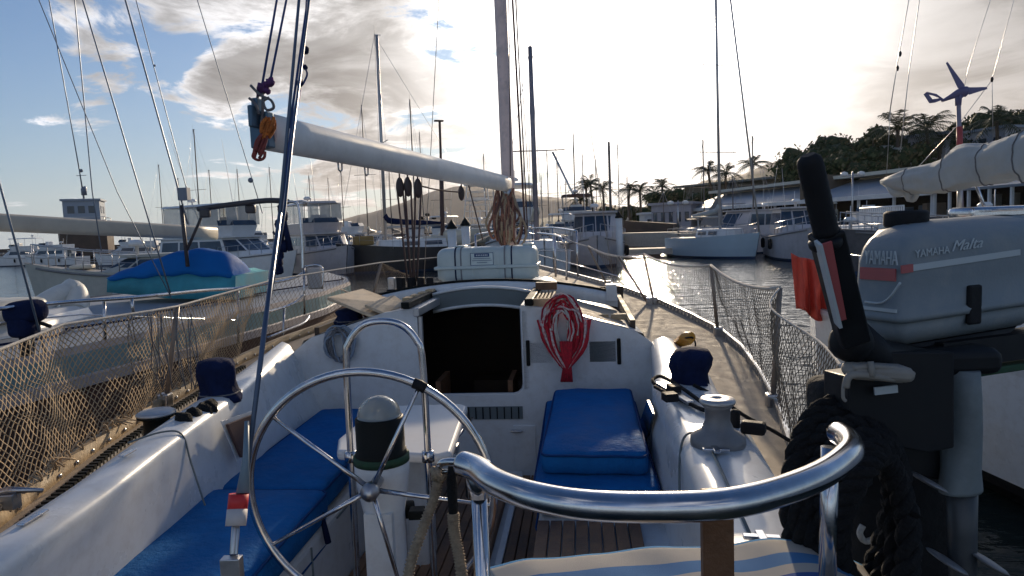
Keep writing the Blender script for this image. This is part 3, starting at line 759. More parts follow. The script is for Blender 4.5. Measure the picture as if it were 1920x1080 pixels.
# stern push-pit: heavy curved rail, posts, teak plank
rp = [Z(868, 869, 1.76), Z(895, 880, 1.76), Z(930, 905, 1.76), Z(1000, 930, 1.76), Z(1100, 947, 1.76), Z(1230, 951, 1.76), Z(1350, 946, 1.76), Z(1450, 925, 1.76), Z(1540, 890, 1.76), Z(1592, 850, 1.76), Z(1590, 826, 1.755), Z(1572, 812, 1.75)]
mb = MB(); mb.tube(spl(rp, 8), .0158, 20)
pr_ = mb.build('pushpit_rail', STEEL, YB); ORG[pr_.name] = ORG[YB.name]
mb = MB(); a = Z(896, 885, 1.75); mb.tube([a, Vector((a.x, a.y, 1.1))], .0105, 14); mb.tube([a+Vector((0, 0, .012)), a-Vector((0, 0, .03))], .0165, 14); mb.build('rail_post', STEEL, pr_)
mb = MB(); a = P(1560, 850, .95); mb.tube([P(1556, 838, .97), P(1552, 1080, .97)], .0125, 14); mb.build('rail_post', STEEL, pr_)
mb = MB(); mb.tube(spl([P(868, 866, .86), P(835, 866, .87), P(822, 875, .88), P(822, 895, .88)], 5), .005, 8); mb.tube([P(822, 884, .88), P(880, 886, .86)], .004, 6); mb.build('gate_bail', STEEL, pr_)
mb = MB()
pc = P(1345, 1050, .735); mb.box(pc+Vector((0, 0, -.03)), (.034, .014, .22), rz=-.05)
mb.build('plank_bracket', WOOD, pr_, bevel=.002)
# mast, boom, standing rigging
MASTM = mat('grey_mauve_anodised_mast', (.84, .64, .57), .6, 0, var=.12, scale=3, dirt=(.30, .25, .24), dscale=9, damt=.4)
BOOMM = mat('off_white_boom', (.74, .73, .70), .5, 0, var=.06, scale=4, dirt=(.45, .43, .40), dscale=3, damt=.4)
mt0 = P(958, 470, 6.80); mt1 = P(938, 0, 6.80); MT = mt0+(mt1-mt0)*4.2
mb = MB()
S = []
for k in range(13):
    c = mt0.lerp(MT, k/12); S.append([c+Vector((math.cos(a)*.064, math.sin(a)*.09, 0)) for a in [2*math.pi*i/20 for i in range(20)]])
mb.loft(S, True, True)
ms = mb.build('mast', MASTM, YB); ORG[ms.name] = ORG[YB.name]
mb = MB(); mb.box(mt0.lerp(MT, .013)+Vector((.02, -.09, 0)), (.05, .05, .1)); mb.lathe(P(956, 432, 6.68), [(.0, 0), (.05, 0), (.05, .05), (.02, .06), (.02, .07), (0, .07)], 16, axis=(0, -1, 0)); mb.build('halyard_winch', STEELD, ms)
mb = MB()
be = P(497, 246, 2.86); bg = P(950, 345, 6.62)
dB = (bg-be).normalized(); sB = dB.cross(Vector((0, 0, 1))).normalized(); uB = sB.cross(dB)
S = []
for k in range(15):
    c = be.lerp(bg, k/14); r_ = lerp(.082, .078, k/14)
    S.append([c+(sB*math.cos(a)*r_*.72+uB*math.sin(a)*r_) for a in [2*math.pi*i/24 for i in range(24)]])
mb.loft(S, True, True)
bm = mb.build('boom', BOOMM, YB); ORG[bm.name] = ORG[YB.name]
mb = MB()
c = be-dB*.02
mb.box(c, (.09, .05, .15), M=Matrix((sB, dB, uB)).transposed()); mb.box(c-dB*.045+uB*.05, (.02, .07, .09), M=Matrix((sB, dB, uB)).transposed())
mb.box(c-dB*.02+uB*.10, (.03, .05, .06), M=Matrix((sB, dB, uB)).transposed())
mb.build('boom_end_fitting', mat('blue_grey_casting', (.08, .14, .20), .45, .5), bm, bevel=.006)
mb = MB()
for t in (.16, .235):
    c = be.lerp(bg, t)-uB*.08
    mb.tube([c+sB*.0+dB*.02, c-uB*.035+dB*.018, c-uB*.045, c-uB*.035-dB*.018, c-dB*.02], .0045, 6)
mb.build('boom_bail', STEELD, bm)
mb = MB(); mb.tube([bg-dB*.02, mt0+(MT-mt0)*.03+Vector((0, -.05, .0))], [.05, .03], 12); mb.box(bg+dB*.05, (.06, .1, .08)); mb.build('gooseneck', STEELD, bm)
# mainsheet: blocks under the boom, falls to the coachroof
def block(c, up, s=.04, par=None, name='block'):
    up = Vector(up).normalized(); x = up.cross(Vector((0, 1, 0))).normalized()
    m_ = MB(); y = up.cross(x)
    m_.blob(c, (s*.55, s*.35, s*1.3), 12, 8, 0, M=Matrix((x, y, up)).transposed())
    return m_.build(name, mat_block, par)
mat_block = mat('brown_block_cheek', (.055, .035, .035), .45, var=.3)
SHX = [(750, 351), (765, 350), (784, 353)]
bot = [AV(768, 528, 4.7), AV(774, 528, 4.7), AV(778, 528, 4.7)]
for (x, y), q in zip(SHX, bot):
    c = P(x, y, 4.75); k_ = (P(x, 250, 4.75))
    tb_ = min(1, max(0, (x-497)/(950-497)))
    block(c, (0, 0, 1), .055, bm, 'mainsheet_block')
    mb = MB(); q2 = q
    top = c+Vector((0, 0, .16))
    mb.tube([c, top], .006, 6)
    for dx in (-.02, .02): mb.tube([c+Vector((dx, 0, -.03)), q2+Vector((dx*.7, 0, 0))], .0075, 6)
    mb.build('mainsheet', mat('brown_rope', (.09, .055, .05), .9, var=.3, scale=60) if 'brown_rope' not in MATS else MATS['brown_rope'], bm)
mb = MB(); mb.tube(sag(P(790, 349, 4.9), P(864, 360, 5.6), .01), .006, 6); mb.tube([P(865, 345, 5.6), P(865, 362, 5.6)], .006, 6)
mb.tube([P(878, 345, 5.8), P(905, 450, 6.4)], .006, 6)
mb.build('kicker_line', MATS['brown_rope'], bm)
block(P(865, 362, 5.6), (0, 0, 1), .05, bm, 'kicker_block')
mb = MB(); mb.box(AV(770, 548, 4.68), (.34, .05, .05), rz=-BY)
for x in (735, 752, 772, 790, 806): mb.mt(1 if x % 2 else 0).box(AV(x, 532, 4.7), (.05, .05, .09), rz=x)
mb.build('mainsheet_traveller', [BLK, STEELD], YB, bevel=.006)
# backstay (two-legged), with its tensioner and red and white wrap
BSM = mat('blue_grey_covered_wire', (.07, .10, .16), .35, .4, var=.2)
bs0 = P(440, 1090, 1.20); bs1 = P(461, 900, 1.26); bsj = P(590, -330, 2.7)
mb = MB(); mb.tube([bs1, P(497, 610, 1.42), P(525, 400, 1.6)], [.0046, .0058, .0052], 10); mb.tube([P(525, 400, 1.6), bsj, MT], .0045, 8)
mb.tube([P(497, 610, 1.44), P(533, 400, 1.62), P(548, 260, 1.85), P(580, 0, 2.3), bsj], .0042, 6)
bk = mb.build('backstay', BSM, YB); ORG[bk.name] = ORG[YB.name]
mb = MB(); mb.tube([P(455, 925, 1.25), P(461, 860, 1.27), P(463, 790, 1.3)], [.012, .006, .0045], 12); mb.build('stay_sleeve', mat('pale_blue_plastic', (.17, .23, .27), .5), bk)
mb = MB(); mb.mt(0).tube([P(448, 926, 1.245), P(445, 955, 1.24)], .0178, 16); mb.mt(1).tube([P(445, 955, 1.24), P(442, 986, 1.23)], .0182, 16); mb.build('tape_wrap', [LEATH, mat('white_tape', (.55, .5, .48), .6)], bk)
mb = MB(); mb.tube([P(442, 986, 1.23), P(438, 1040, 1.21)], .0075, 8); mb.tube([P(447, 990, 1.22), P(443, 1040, 1.20)], .003, 6); mb.box(P(436, 1075, 1.2), (.035, .02, .06)); mb.build('turnbuckle', STEELD, bk, bevel=.002)
# topping lift, halyards and other running lines up the rig
mb = MB()
mb.tube([P(488, 180, 2.8), P(519, 0, 3.1), P(560, -200, 3.6)], .0055, 6); mb.tube([P(505, 160, 2.82), P(537, 0, 3.1), P(575, -200, 3.6)], .0055, 6)
mb.tube([P(543, 240, 2.3), P(563, 100, 2.35), P(577, 0, 2.4), P(590, -150, 2.5)], .0045, 6)
mb.tube([P(566, 110, 2.3), P(570, 95, 2.3), P(577, -50, 2.35)], .003, 6)
mb.tube([P(520, 470, 2.0), P(528, 380, 2.0), P(548, 240, 2.05), P(562, 165, 2.1)], .006, 6)
mb.tube(spl([P(572, 95, 2.3), P(566, 115, 2.3), P(572, 128, 2.3), P(576, 140, 2.3), P(568, 158, 2.3)], 4), .0035, 6)
mb.build('running_line', ROPEN, YB)
mb = MB()
for x, y, r_, k in ((572, 94, .014, 1), (563, 156, .013, 2), (572, 126, .009, 3)): mb.blob(P(x, y, 2.3), r_, 8, 6, .5, 3, k)
mb.build('line_knot', NAVY, YB)
mb = MB()
for k, (x, y, r_) in enumerate([(490, 166, .02), (498, 160, .016), (507, 154, .02), (501, 170, .014), (486, 176, .012)]): mb.blob(P(x, y, 2.8), r_, 8, 6, .6, 3, k)
mb.build('line_knot', PURP, YB)
mb = MB()
mb.tube(spl([P(470, 160, 2.78), P(488, 178, 2.78), P(508, 188, 2.78), P(513, 202, 2.78), P(500, 206, 2.78), P(494, 190, 2.78), P(505, 183, 2.78)], 5), .006, 6)
mb.tube(spl([P(467, 184, 2.78), P(478, 194, 2.78), P(486, 215, 2.78)], 5), .006, 6); mb.tube(spl([P(484, 175, 2.8), P(481, 200, 2.8), P(482, 225, 2.8)], 4), .006, 6); mb.tube(spl([P(492, 172, 2.8), P(493, 200, 2.8), P(490, 235, 2.8)], 4), .006, 6)
mb.build('topping_lift_tail', ROPEG, YB)
# inner forestay / shrouds / halyards by the mast
mb = MB()
for a, b, r_ in [((961, 0, 6.9), (985, 440, 6.9), .012), ((967, 0, 6.9), (989, 430, 6.95), .008), ((954, 0, 6.6), (957, 330, 6.6), .006)]:
    p, q = P(*a), P(*b); mb.tube([q, p, p+(p-q)*3.3], r_, 6)
mb.build('halyard', mat('dark_halyard', (.08, .055, .06), .8), YB)
mb = MB()
SPR = mt0.lerp(MT, .55)
for q in (W(1.0, 6.9, 1.36), W(-1.0, 6.9, 1.36)):
    mb.tube([q, SPR+(q-mt0)*.35, MT], .004, 6)
mb.tube([W(0, 9.45, 1.52), MT], .005, 6)
mb.build('shroud', STEELD, YB)
# ================================================================= loose gear on the yacht
def pillow(name, top, th, m, puff=.02, r=.03, par=None, seamz=None):
    top = [Vector(p) for p in top]; c = sum(top, Vector())/len(top)
    base = []
    n = len(top)
    for i in range(n):
        a, b, nx = top[i-1], top[i], top[(i+1) % n]
        d1 = (a-b).normalized(); d2 = (nx-b).normalized()
        for t in (0, .33, .67, 1): base.append(b+d1*r*(1-t)**2+d2*r*t**2)
        for k in (1, 2, 3): base.append((b+d2*r).lerp(nx-d2*r, k/4))
    rings = []
    for ins, dz in [(.012, -th), (0, -th+.012), (-.004, -th*.5), (0, -.03), (.006, -.012), (.018, -.002), (.03, puff*.15), (.3, puff*.7), (.6, puff)]:
        ring = []
        for p in base:
            d = c-p; L = d.length
            q = p+d*(ins if ins > .2 else ins/L)
            q.z += dz + .007*noise.noise(q*9)
            ring.append(q)
        rings.append(ring)
    mb = MB(); mb.loft(rings, True, False, True)
    N = len(base); o = len(mb.v); mb.v.append(c+Vector((0, 0, puff+.002)))
    for k in range(N): mb.f.append((o-N+k, o-N+(k+1) % N, o)); mb.m.append(0); mb.s.append(True)
    ob_ = mb.build(name, m, par)
    ORG[ob_.name] = ORG[ob_.name]
    q = MB(); rg = rings[4]; q.tube([p+(p-c).normalized()*.004+Vector((0, 0, .001)) for p in rg], .0048, 6, closed=True)
    q.tube([p+Vector((0, 0, -th+.022)) for p in rings[0]], .0042, 6, closed=True)
    q._build('piping', PIPE, ob_)
    return ob_
PIPE = mat('dark_blue_piping', (.008, .05, .17), .8, spec=.15)
G = 'blue cockpit cushions'
tag(pillow('seat_cushion', [W(.48, 2.62, 1.17), W(.90, 2.60, 1.17), W(.91, 3.68, 1.17), W(.50, 3.68, 1.17)], .085, BLUEC, .018, .04), 'upper blue cushion of the pair stacked on the starboard cockpit seat', 'cushion', G)
tag(pillow('seat_cushion', [W(.455, 2.50, 1.075), W(.93, 2.48, 1.075), W(.94, 3.80, 1.075), W(.445, 3.80, 1.075)], .10, BLUEC, .01, .04), 'lower blue cushion under the other one on the starboard seat', 'cushion', G)
tag(pillow('seat_cushion', [W(-.83, 2.52, 1.06), W(-.37, 2.52, 1.06), W(-.40, 3.2, 1.06), W(-.48, 3.72, 1.06), W(-.85, 3.72, 1.06)], .09, BLUEC, .015, .035), 'blue cushion on the port seat running up to the bulkhead', 'cushion', G)
tag(pillow('seat_cushion', [W(-.80, 1.35, 1.075), W(-.30, 1.35, 1.075), W(-.34, 2.50, 1.075), W(-.81, 2.50, 1.075)], .11, BLUEC, .02, .04), 'thick blue cushion nearest the camera on the port seat', 'cushion', G)
mb = MB(); mb.tube([W(-.345, 2.42, 1.02), W(-.32, 2.40, .93), W(-.315, 2.40, .90)], [.008, .012, .012], 6); tag(mb.build('cushion_tie', NAVY), 'short navy tie hanging off the port cushion edge', 'tie')
# winch covers
def cover(px, py, d, r, hgt, lab, seed, lean=0):
    mb = MB(); c = P(px, py, d)
    prof = [(1.06, 0), (1.08, .1), (.92, .3), (.84, .5), (.95, .68), (1.0, .85), (.82, 1.0), (.4, 1.06), (.02, 1.07)]
    n = 44; secs = []
    for k, (q, z) in enumerate(prof):
        ring = []
        for j in range(n):
            a = 2*math.pi*j/n
            w = 1+.2*noise.noise(Vector((math.cos(a)*1.6, math.sin(a)*1.6, z*2.2+seed)))+(.09-.05*z)*math.sin(a*7+z*5+seed)+.06*abs(noise.noise(Vector((math.cos(a)*4, math.sin(a)*4, z*5+seed))))
            ring.append(c+Vector((math.cos(a)*r*q*w+lean*z*r, math.sin(a)*r*q*w, z*hgt)))
        secs.append(ring)
    mb.loft(secs, True, True, True)
    o_ = tag(mb.build('winch_cover', NAVY), lab, 'winch cover', 'navy canvas winch covers')
    q = MB(); rg = [a.lerp(b, .6) for a, b in zip(secs[1], secs[2])]; q.tube([p+(p-c-Vector((0, 0, .25*hgt))).normalized()*.001 for p in rg], .0035, 5, closed=True)
    q._build('drawstring', ROPEG, o_)
    return o_
cover(1290, 742, 2.78, .085, .19, 'floppy navy winch cover on the starboard coaming behind the bare winch', 1, .25)
cover(412, 752, 2.95, .085, .18, 'navy winch cover on the port coaming beside the netting', 4, -.1)
c_ = AV(1048, 612, 4.05); cover(1047, 605, 4.0, .07, .13, 'small dark winch cover on the coachroof above the red rope coil', 7)
cover(655, 606, 4.2, .085, .09, 'crumpled dark winch cover under the plywood boards', 9)
# life raft
U3 = W(1, 0, 0)-W(0, 0, 0); V3 = W(0, 1, 0)-W(0, 0, 0)
RC = W(-.155, 5.95, 1.755)
LRM = mat('life_raft_canister', (.50, .56, .54), .4, var=.05, scale=5, bump=.05, coat=.1, dirt=(.33, .40, .38), dscale=6, damt=.3)
lr = thing('life_raft', 'white moulded life raft canister strapped on the coachroof ahead of the hatch', 'life raft', W(-.155, 5.95, 1.60))
mb = MB(); S = []
L = .44
for t, k in [(-1, .60), (-.985, .74), (-.95, .86), (-.90, .94), (-.83, .985), (-.6, 1), (-.3, 1), (-.29, .975), (-.24, .975), (-.23, 1), (0, 1), (.22, 1), (.23, .975), (.28, .975), (.29, 1), (.6, 1), (.83, .985), (.90, .94), (.95, .86), (.985, .74), (1, .60)]:
    ring = []
    for j in range(28):
        a = 2*math.pi*j/28
        x, y = math.cos(a), math.sin(a)
        sx = math.copysign(abs(x)**.45, x)*.20*k; sz = math.copysign(abs(y)**.45, y)*.155*(k if y > 0 else max(k, .86))
        ring.append(RC+U3*t*L+V3*sx+Vector((0, 0, sz)))
    S.append(ring)
mb.loft(S, True, True, True); mb.build('canister', LRM, lr)
mb = MB()
mb.rbox(RC+Vector((0, 0, -.02)), (.905, .44, .03), .012, rz=-BY); mb.build('seam_flange', LRM, lr)
mb = MB()
for t in (-.24, .36):
    mb.rbox(RC+U3*t+Vector((0, 0, .155)), (.09, .2, .03), .012, rz=-BY)
mb.build('moulded_foot', LRM, lr)
for t in (-.265, -.215, .165, .225):
    mb = MB(); ring = []
    for j in range(28):
        a = 2*math.pi*j/28; x, y = math.cos(a), math.sin(a)
        ring.append(RC+U3*t+V3*math.copysign(abs(x)**.45, x)*.203+Vector((0, 0, math.copysign(abs(y)**.45, y)*.158)))
    for q in (0,):
        a1 = [p-U3*.006 for p in ring]; a2 = [p+U3*.006 for p in ring]
        mb.loft([a1, a2], True, False, False)
    mb.build('strap', NAVY if t in (-.265, .225) else GREY, lr, solid=.003)
mb = MB(); lc = RC+U3*(-.03)-V3*.2045+Vector((0, 0, .05))
Ml = frame_M(lc, U3, (0, 0, 1))
mb.mt(0).box(lc, (.20, .003, .11), rz=-BY)
mb.mt(1).box(lc-V3*.001+Vector((0, 0, .033)), (.13, .004, .03), rz=-BY)
for z in (-.052, .052): mb.box(lc-V3*.001+Vector((0, 0, z)), (.20, .003, .004), rz=-BY)
for x in (-.098, .098): mb.box(lc-V3*.001+U3*x, (.004, .003, .10), rz=-BY)
for z, w in ((.005, .15), (-.012, .17), (-.03, .09)): mb.box(lc-V3*.001+Vector((0, 0, z)), (w, .004, .004), rz=-BY)
mb.mt(2)
for i, x in enumerate((-.045, -.03, -.015, .002, .018, .032, .046)): mb.box(lc-V3*.003+U3*x+Vector((0, 0, .033)), (.008, .004, .012), rz=-BY)
mb.build('label_plate', [mat('label_pale', (.55, .62, .60), .5), mat('label_blue', (.02, .06, .16), .5), WH], lr)
mb = MB()
for t in (-.25, .2): mb.box(RC+U3*t+Vector((0, 0, -.165)), (.05, .42, .04), rz=-BY)
mb.build('cradle', WOOD, lr)
# plywood boards dumped on the roof to port of the hatch
def board(pts, zz, th, lab, m=PLY):
    mb = MB(); mb.slab([P(x, y, z) for (x, y), z in zip(pts, zz)], th)
    return tag(mb.build('plywood_board', m, bevel=.003), lab, 'board', 'loose plywood washboards')
board([(614, 557), (700, 592), (760, 570), (680, 541)], [4.05, 3.97, 4.3, 4.5], .018, 'large plywood washboard resting on the roof left of the hatch')
board([(684, 571), (729, 590), (768, 572), (738, 553)], [4.0, 3.93, 4.15, 4.3], .018, 'small notched plywood board lying on the larger one')
mb = MB(); mb.tube([Z(640, 543, 1.62), Z(662, 552, 1.62)], .006, 6); tag(mb.build('wooden_peg', PLY), 'thin wooden stick poking past the plywood boards', 'stick')
mb = MB()
for i in range(4): mb.box(AV(765+14*i, 562-5*i, 4.2+.1*i), (.05, .10, .035), rz=-BY)
tag(mb.build('clutch_bank', TEAKR, bevel=.004), 'row of small pale blocks beside the port hatch rail', 'blocks')
mb = MB()
for i in range(5): mb.blob(AV(640+16*i, 588+rnd.random()*8, 4.15), .025, 7, 5, .5, 3, i)
tag(mb.build('rag', mat('dark_red_rag', (.13, .03, .035), .9)), 'dark reddish rag bunched under the plywood boards', 'rag')
# rope coils
def coil(c, ax1, ax2, rx, rz, turns, r, mats, name, lab, seed=0, jit=.012, knot=None, cat='rope', dn=None, pinch=0):
    mb = MB(); dn = dn or -V3
    for k in range(turns):
        pts = []
        a0 = rnd.random()*6
        sx = 1+rnd.uniform(-.72, .2); sz = 1+rnd.uniform(-.2, .14)
        for i in range(30):
            a = 2*math.pi*i/30
            y = math.sin(a)
            w = 1-pinch*(.5-y*.5)**2
            off = 0
            pts.append(c+ax1*(math.cos(a)*rx*sx*w+.014*noise.noise(Vector((math.cos(a)*2, math.sin(a)*2, k*3.3))))+zz*(.02*noise.noise(Vector((math.cos(a)*2, math.sin(a)*2, k*5.1))))+ax2*(y*rz*sz-(1-sz)*rz*.6)+dn*(.012*k/turns*3+.008*math.sin(a*3+k))+Vector((0, 0, 0)))
        mb.mt(k % len(mats)).tube(pts, r, 6, closed=True)
    if knot: knot(mb)
    return tag(mb.build(name, mats), lab, cat)
zz = Vector((0, 0, 1))
RW = mat('red_white_fleck_rope', (.60, .55, .50), .85, var=.2, scale=90, dirt=(.45, .02, .04), dscale=60, damt=1.0)
coil(AV(1055, 622, 3.82), U3, zz, .118, .18, 34, .0062, [ROPER, RW, ROPER, ROPEW, ROPER, RW, mat('dark_red_rope', (.28, .01, .03), .85, var=.3, scale=60)], 'rope_coil', 'red and white rope coil hanging on the bulkhead right of the companionway', pinch=.5,
     knot=lambda m: [m.mt(0).tube(spl([AV(1030, 625, 3.78), AV(1045, 660, 3.77), AV(1062, 668, 3.77), AV(1078, 655, 3.78), AV(1085, 630, 3.78)], 4), .013, 7)]+[m.tube([AV(1062+dx, 640, 3.77), AV(1064+dx*.6, 690, 3.76), AV(1063+dx, 716, 3.76)], [.010, .009, .008], 7) for dx in (-10, -5, 0, 5, 9)]+[m.mt(i_ % 3).tube(spl([AV(x0, 600, 3.80), AV((x0+1062)/2+(-10 if x0 < 1060 else 10)+3*(i_ % 3), 650, 3.765-.004*i_), AV(1062+i_-5, 692, 3.76)], 4), .0068, 6) for i_, x0 in enumerate((1008, 1013, 1018, 1024, 1030, 1088, 1093, 1098, 1103, 1107))])
coil(AV(638, 645, 3.84), U3, zz, .10, .10, 9, .006, [ROPEG, mat('blue_grey_rope', (.22, .27, .34), .9)], 'rope_coil', 'grey rope coil hanging on the bulkhead left of the companionway', pinch=.15)
mb = MB()
pts = [P(1236, 750, 2.5), P(1224, 722, 2.7), P(1240, 708, 2.9), P(1262, 712, 2.85), P(1300, 738, 2.6), P(1350, 745, 2.7), P(1400, 778, 2.6), P(1450, 808, 2.45), P(1487, 832, 2.3)]
mb.tube(spl([Z(1229, 722, 1.40), Z(1224, 712, 1.41), Z(1240, 706, 1.41), Z(1275, 725, 1.41), Z(1330, 765, 1.41), ], 5), .0075, 7)
mb.tube(spl([Z(1228, 725, 1.40), Z(1260, 742, 1.40), Z(1310, 765, 1.40), Z(1330, 772, 1.40)], 5), .0075, 7)
mb.tube(spl([Z(1300, 722, 1.41), Z(1345, 745, 1.36), Z(1400, 782, 1.30), Z(1450, 808, 1.25), Z(1492, 834, 1.22)], 6), .0075, 7)
tag(mb.build('black_sheet', ROPEB), 'black sheet led round the covered winch and aft along the starboard deck', 'rope')
mb = MB()
mb.tube(spl([Z(330, 800, 1.32), Z(350, 785, 1.34), Z(372, 772, 1.36), Z(398, 768, 1.37)], 4), [.014]*13, 6)
for i, (x, y) in enumerate([(345, 790), (362, 780), (380, 770), (392, 765)]): mb.blob(Z(x, y, 1.37), .035, 8, 5, .5, 3, i)
tag(mb.build('dark_rope_heap', ROPEB), 'dark heap of rope between the two port winches', 'rope')
mb = MB()
q = [Z(1255, 648, 1.36), Z(1268, 655, 1.34), Z(1296, 648, 1.42), Z(1292, 632, 1.46), Z(1270, 636, 1.44)]
mb.slab(q, .05)
o = tag(mb.build('yellow_float', ORNP, bevel=.015, seg=3), 'orange-yellow plastic float lying on the starboard deck edge', 'float')
mb = MB(); mb.tube(spl([Z(1285, 634, 1.45), Z(1298, 633, 1.46), Z(1304, 645, 1.4), Z(1302, 668, 1.3)], 5), .005, 6); tag(mb.build('float_line', ROPEB), 'thin dark line looping off the orange-yellow float', 'rope')
# rope clump around the mast foot
mb = MB()
for k in range(46):
    x0 = 948+rnd.uniform(-16, 16); top = rnd.uniform(350, 385); bt = rnd.uniform(415, 468)
    sx = rnd.uniform(-1, 1)
    pts = [P(x0, top, 6.62), P(x0+sx*12, lerp(top, bt, .35), 6.58), P(x0+sx*20+rnd.uniform(-6, 6), lerp(top, bt, .7), 6.56), P(x0+sx*10, bt, 6.6), P(x0-sx*4, lerp(top, bt, .6), 6.58)]
    mb.mt(k % 3).tube(spl(pts, 4), .012, 5)
tag(mb.build('halyard_bundle', [mat('rust_brown_line', (.26, .12, .08), .9, var=.3, scale=40), ROPET, mat('dark_brown_line', (.12, .06, .05), .9)]), 'tangled brown halyards bundled round the mast foot under the boom', 'rope')
# orange rope and fender lashing at the boom end
mb = MB()
def hank(mb, a, b, r, n, m):
    for k in range(n):
        o1 = Vector((rnd.uniform(-1, 1), rnd.uniform(-.5, .5), rnd.uniform(-1, 1)))*r
        mb.tube(spl([a+o1*.6, a.lerp(b, .5)+o1, b+o1*.7], 4), .006, 5)
A_, B_, C_ = P(507, 226, 2.76), P(497, 255, 2.74), P(483, 290, 2.72)
hank(mb, A_, B_, .028, 22, 0); mb.mt(1); hank(mb, B_, C_, .024, 16, 0)
mb.mt(1).tube(spl([P(478, 282, 2.72), P(474, 294, 2.72), P(484, 300, 2.72), P(495, 296, 2.72), P(497, 284, 2.72)], 4), .006, 6)
tag(mb.build('rope_hank', [ORANGE, mat('rust_red_line', (.22, .05, .04), .9, var=.3, scale=50)]), 'orange and rust rope hank tied to the boom end', 'rope')
# gate ropes
def frayed(pts, r, m=None):
    P_ = spl(pts, 26); n = len(P_)
    return P_, [r*(1+.22*math.sin(i*2.4)) for i in range(n)]
mb = MB(); a, b = frayed([P(822, 888, .88), P(815, 930, .87), P(795, 985, .86), P(772, 1050, .85), P(760, 1110, .84)], .0068); mb.tube(a, b, 8)
for k in range(7): mb.tube(spl([P(808+k*3, 882+rnd.uniform(-6, 6), .87), P(815+rnd.uniform(-6, 12), 890, .86), P(812+k*4, 898+rnd.uniform(-6, 4), .87)], 3), .0035, 5)
tag(mb.build('gate_lanyard', ROPET), 'long frayed tan lanyard knotted at the pushpit gate, left one', 'rope', None)
mb = MB(); a, b = frayed([P(850, 962, .86), P(852, 1000, .86), P(862, 1050, .85), P(870, 1110, .85)], .0072); mb.mt(0).tube(a, b, 8)
mb.mt(1).tube([P(848, 874, .87), P(847, 905, .865), P(850, 968, .86)], [.0055, .007, .006], 8)
tag(mb.build('gate_lanyard', [ROPET, ROPEB]), 'tan lanyard hanging from a black hook beside the pushpit post', 'rope')
# striped towel over the stern seat
TWL = bpy.data.materials.new('striped_towelling'); TWL.use_nodes = True
t = TWL.node_tree; pb = t.nodes['Principled BSDF']; at = ND(t, 'ShaderNodeAttribute', attribute_name='stripe')
rp_ = t.nodes.new('ShaderNodeValToRGB'); t.links.new(at.outputs['Fac'], rp_.inputs[0]); cr_ = rp_.color_ramp; cr_.interpolation = 'CONSTANT'
cols = [(0, (.05, .22, .45)), (.09, (.50, .46, .40)), (.17, (.50, .46, .40)), (.34, (.06, .20, .42)), (.52, (.50, .46, .40)), (.66, (.04, .10, .32)), (.8, (.50, .46, .40)), (.9, (.06, .2, .42))]
while len(cr_.elements) < len(cols): cr_.elements.new(.5)
for e_, (p_, c_) in zip(cr_.elements, cols): e_.position = p_; e_.color = (*c_, 1)
nz = ND(t, 'ShaderNodeTexNoise', {'Scale': 420.0, 'Detail': 3.0}); bpn = ND(t, 'ShaderNodeBump', {'Height': nz.outputs[0], 'Strength': .6, 'Distance': .004})
t.links.new(rp_.outputs[0], pb.inputs['Base Color']); t.links.new(bpn.outputs[0], pb.inputs['Normal']); pb.inputs['Roughness'].default_value = .95
mb = MB(); nx, ny = 60, 26; rows = []; st = []
topL = [(905, 1058), (1000, 1046), (1100, 1034), (1230, 1024), (1350, 1018), (1440, 1010), (1510, 1006), (1560, 1024), (1610, 1056)]
for j in range(ny+1):
    f = j/ny; row = []
    for i in range(nx+1):
        px = 905+(1610-905)*i/nx
        py = itp(topL, px)
        far = P(px, py+3*math.sin(px*.03), 1.16)
        q = Vector(far)
        q.y -= f*.30; q.z -= f*.015
        q.x = lerp(q.x, q.x*.75+.10, f)
        q.z += .004*math.sin(i*.42+f*3)*(.4+f)+.006*noise.noise(Vector((i*.13, f*3, 2)))
        if f == 0: q.z -= .012
        row.append(q); st.append((f*1.7) % 1.0)
    rows.append(row)
mb.loft(rows[::-1], ring=False, smooth=True); st2 = []
for j in range(ny, -1, -1): st2 += st[j*(nx+1):(j+1)*(nx+1)]
tw = mb.build('striped_towel', TWL, solid=.006)
at_ = tw.data.attributes.new('stripe', 'FLOAT', 'POINT'); at_.data.foreach_set('value', st2)
tag(tw, 'blue and cream striped towel spread over the stern seat under the rail', 'towel')
# ------------------------------------------------------------ nets
NETD = mat('brown_netting', (.22, .17, .12), .9, var=.2, scale=20)
def net(name, topf, botf, v0, v1, ncell, rows, r, m, lab, ends=None, jag=.35):
    mb = MB(); N = {}
    def pt(i, j):
        f = j/rows; v = lerp(v0, v1, i/ncell)
        a, b = topf(v), botf(v)
        p = b.lerp(a, f)
        p = p+Vector((noise.noise(Vector((i*.15, j*.15, 1)))*.010, noise.noise(Vector((i*.15, j*.15, 5)))*.010, noise.noise(Vector((i*.09, j*.2, 9)))*.03*math.sin(math.pi*f)))
        s_ = .05*math.sin(math.pi*f)*noise.noise(Vector((v*1.1, f, 3)))
        return p+U3*s_
    def seg(a, b):
        t = (b-a).normalized(); n_ = t.orthogonal().normalized(); c_ = t.cross(n_)
        o = len(mb.v)
        for p in (a, b):
            for k in range(3): mb.v.append(p+(n_*math.cos(2.094*k)+c_*math.sin(2.094*k))*r)
        for k in range(3):
            l = (k+1) % 3; mb.f.append((o+k, o+l, o+3+l, o+3+k)); mb.m.append(0); mb.s.append(True)
    for i in range(ncell+1):
        for j in range(rows+1):
            if (i+j) % 2 == 0: N[i, j] = pt(i, j)
    for (i, j), a in N.items():
        for di in (1, -1):
            b = N.get((i+di, j+1))
            if b is not None: seg(a, b)
    return tag(mb.build(name, m), lab, 'safety net', 'nets laced to the lifelines')
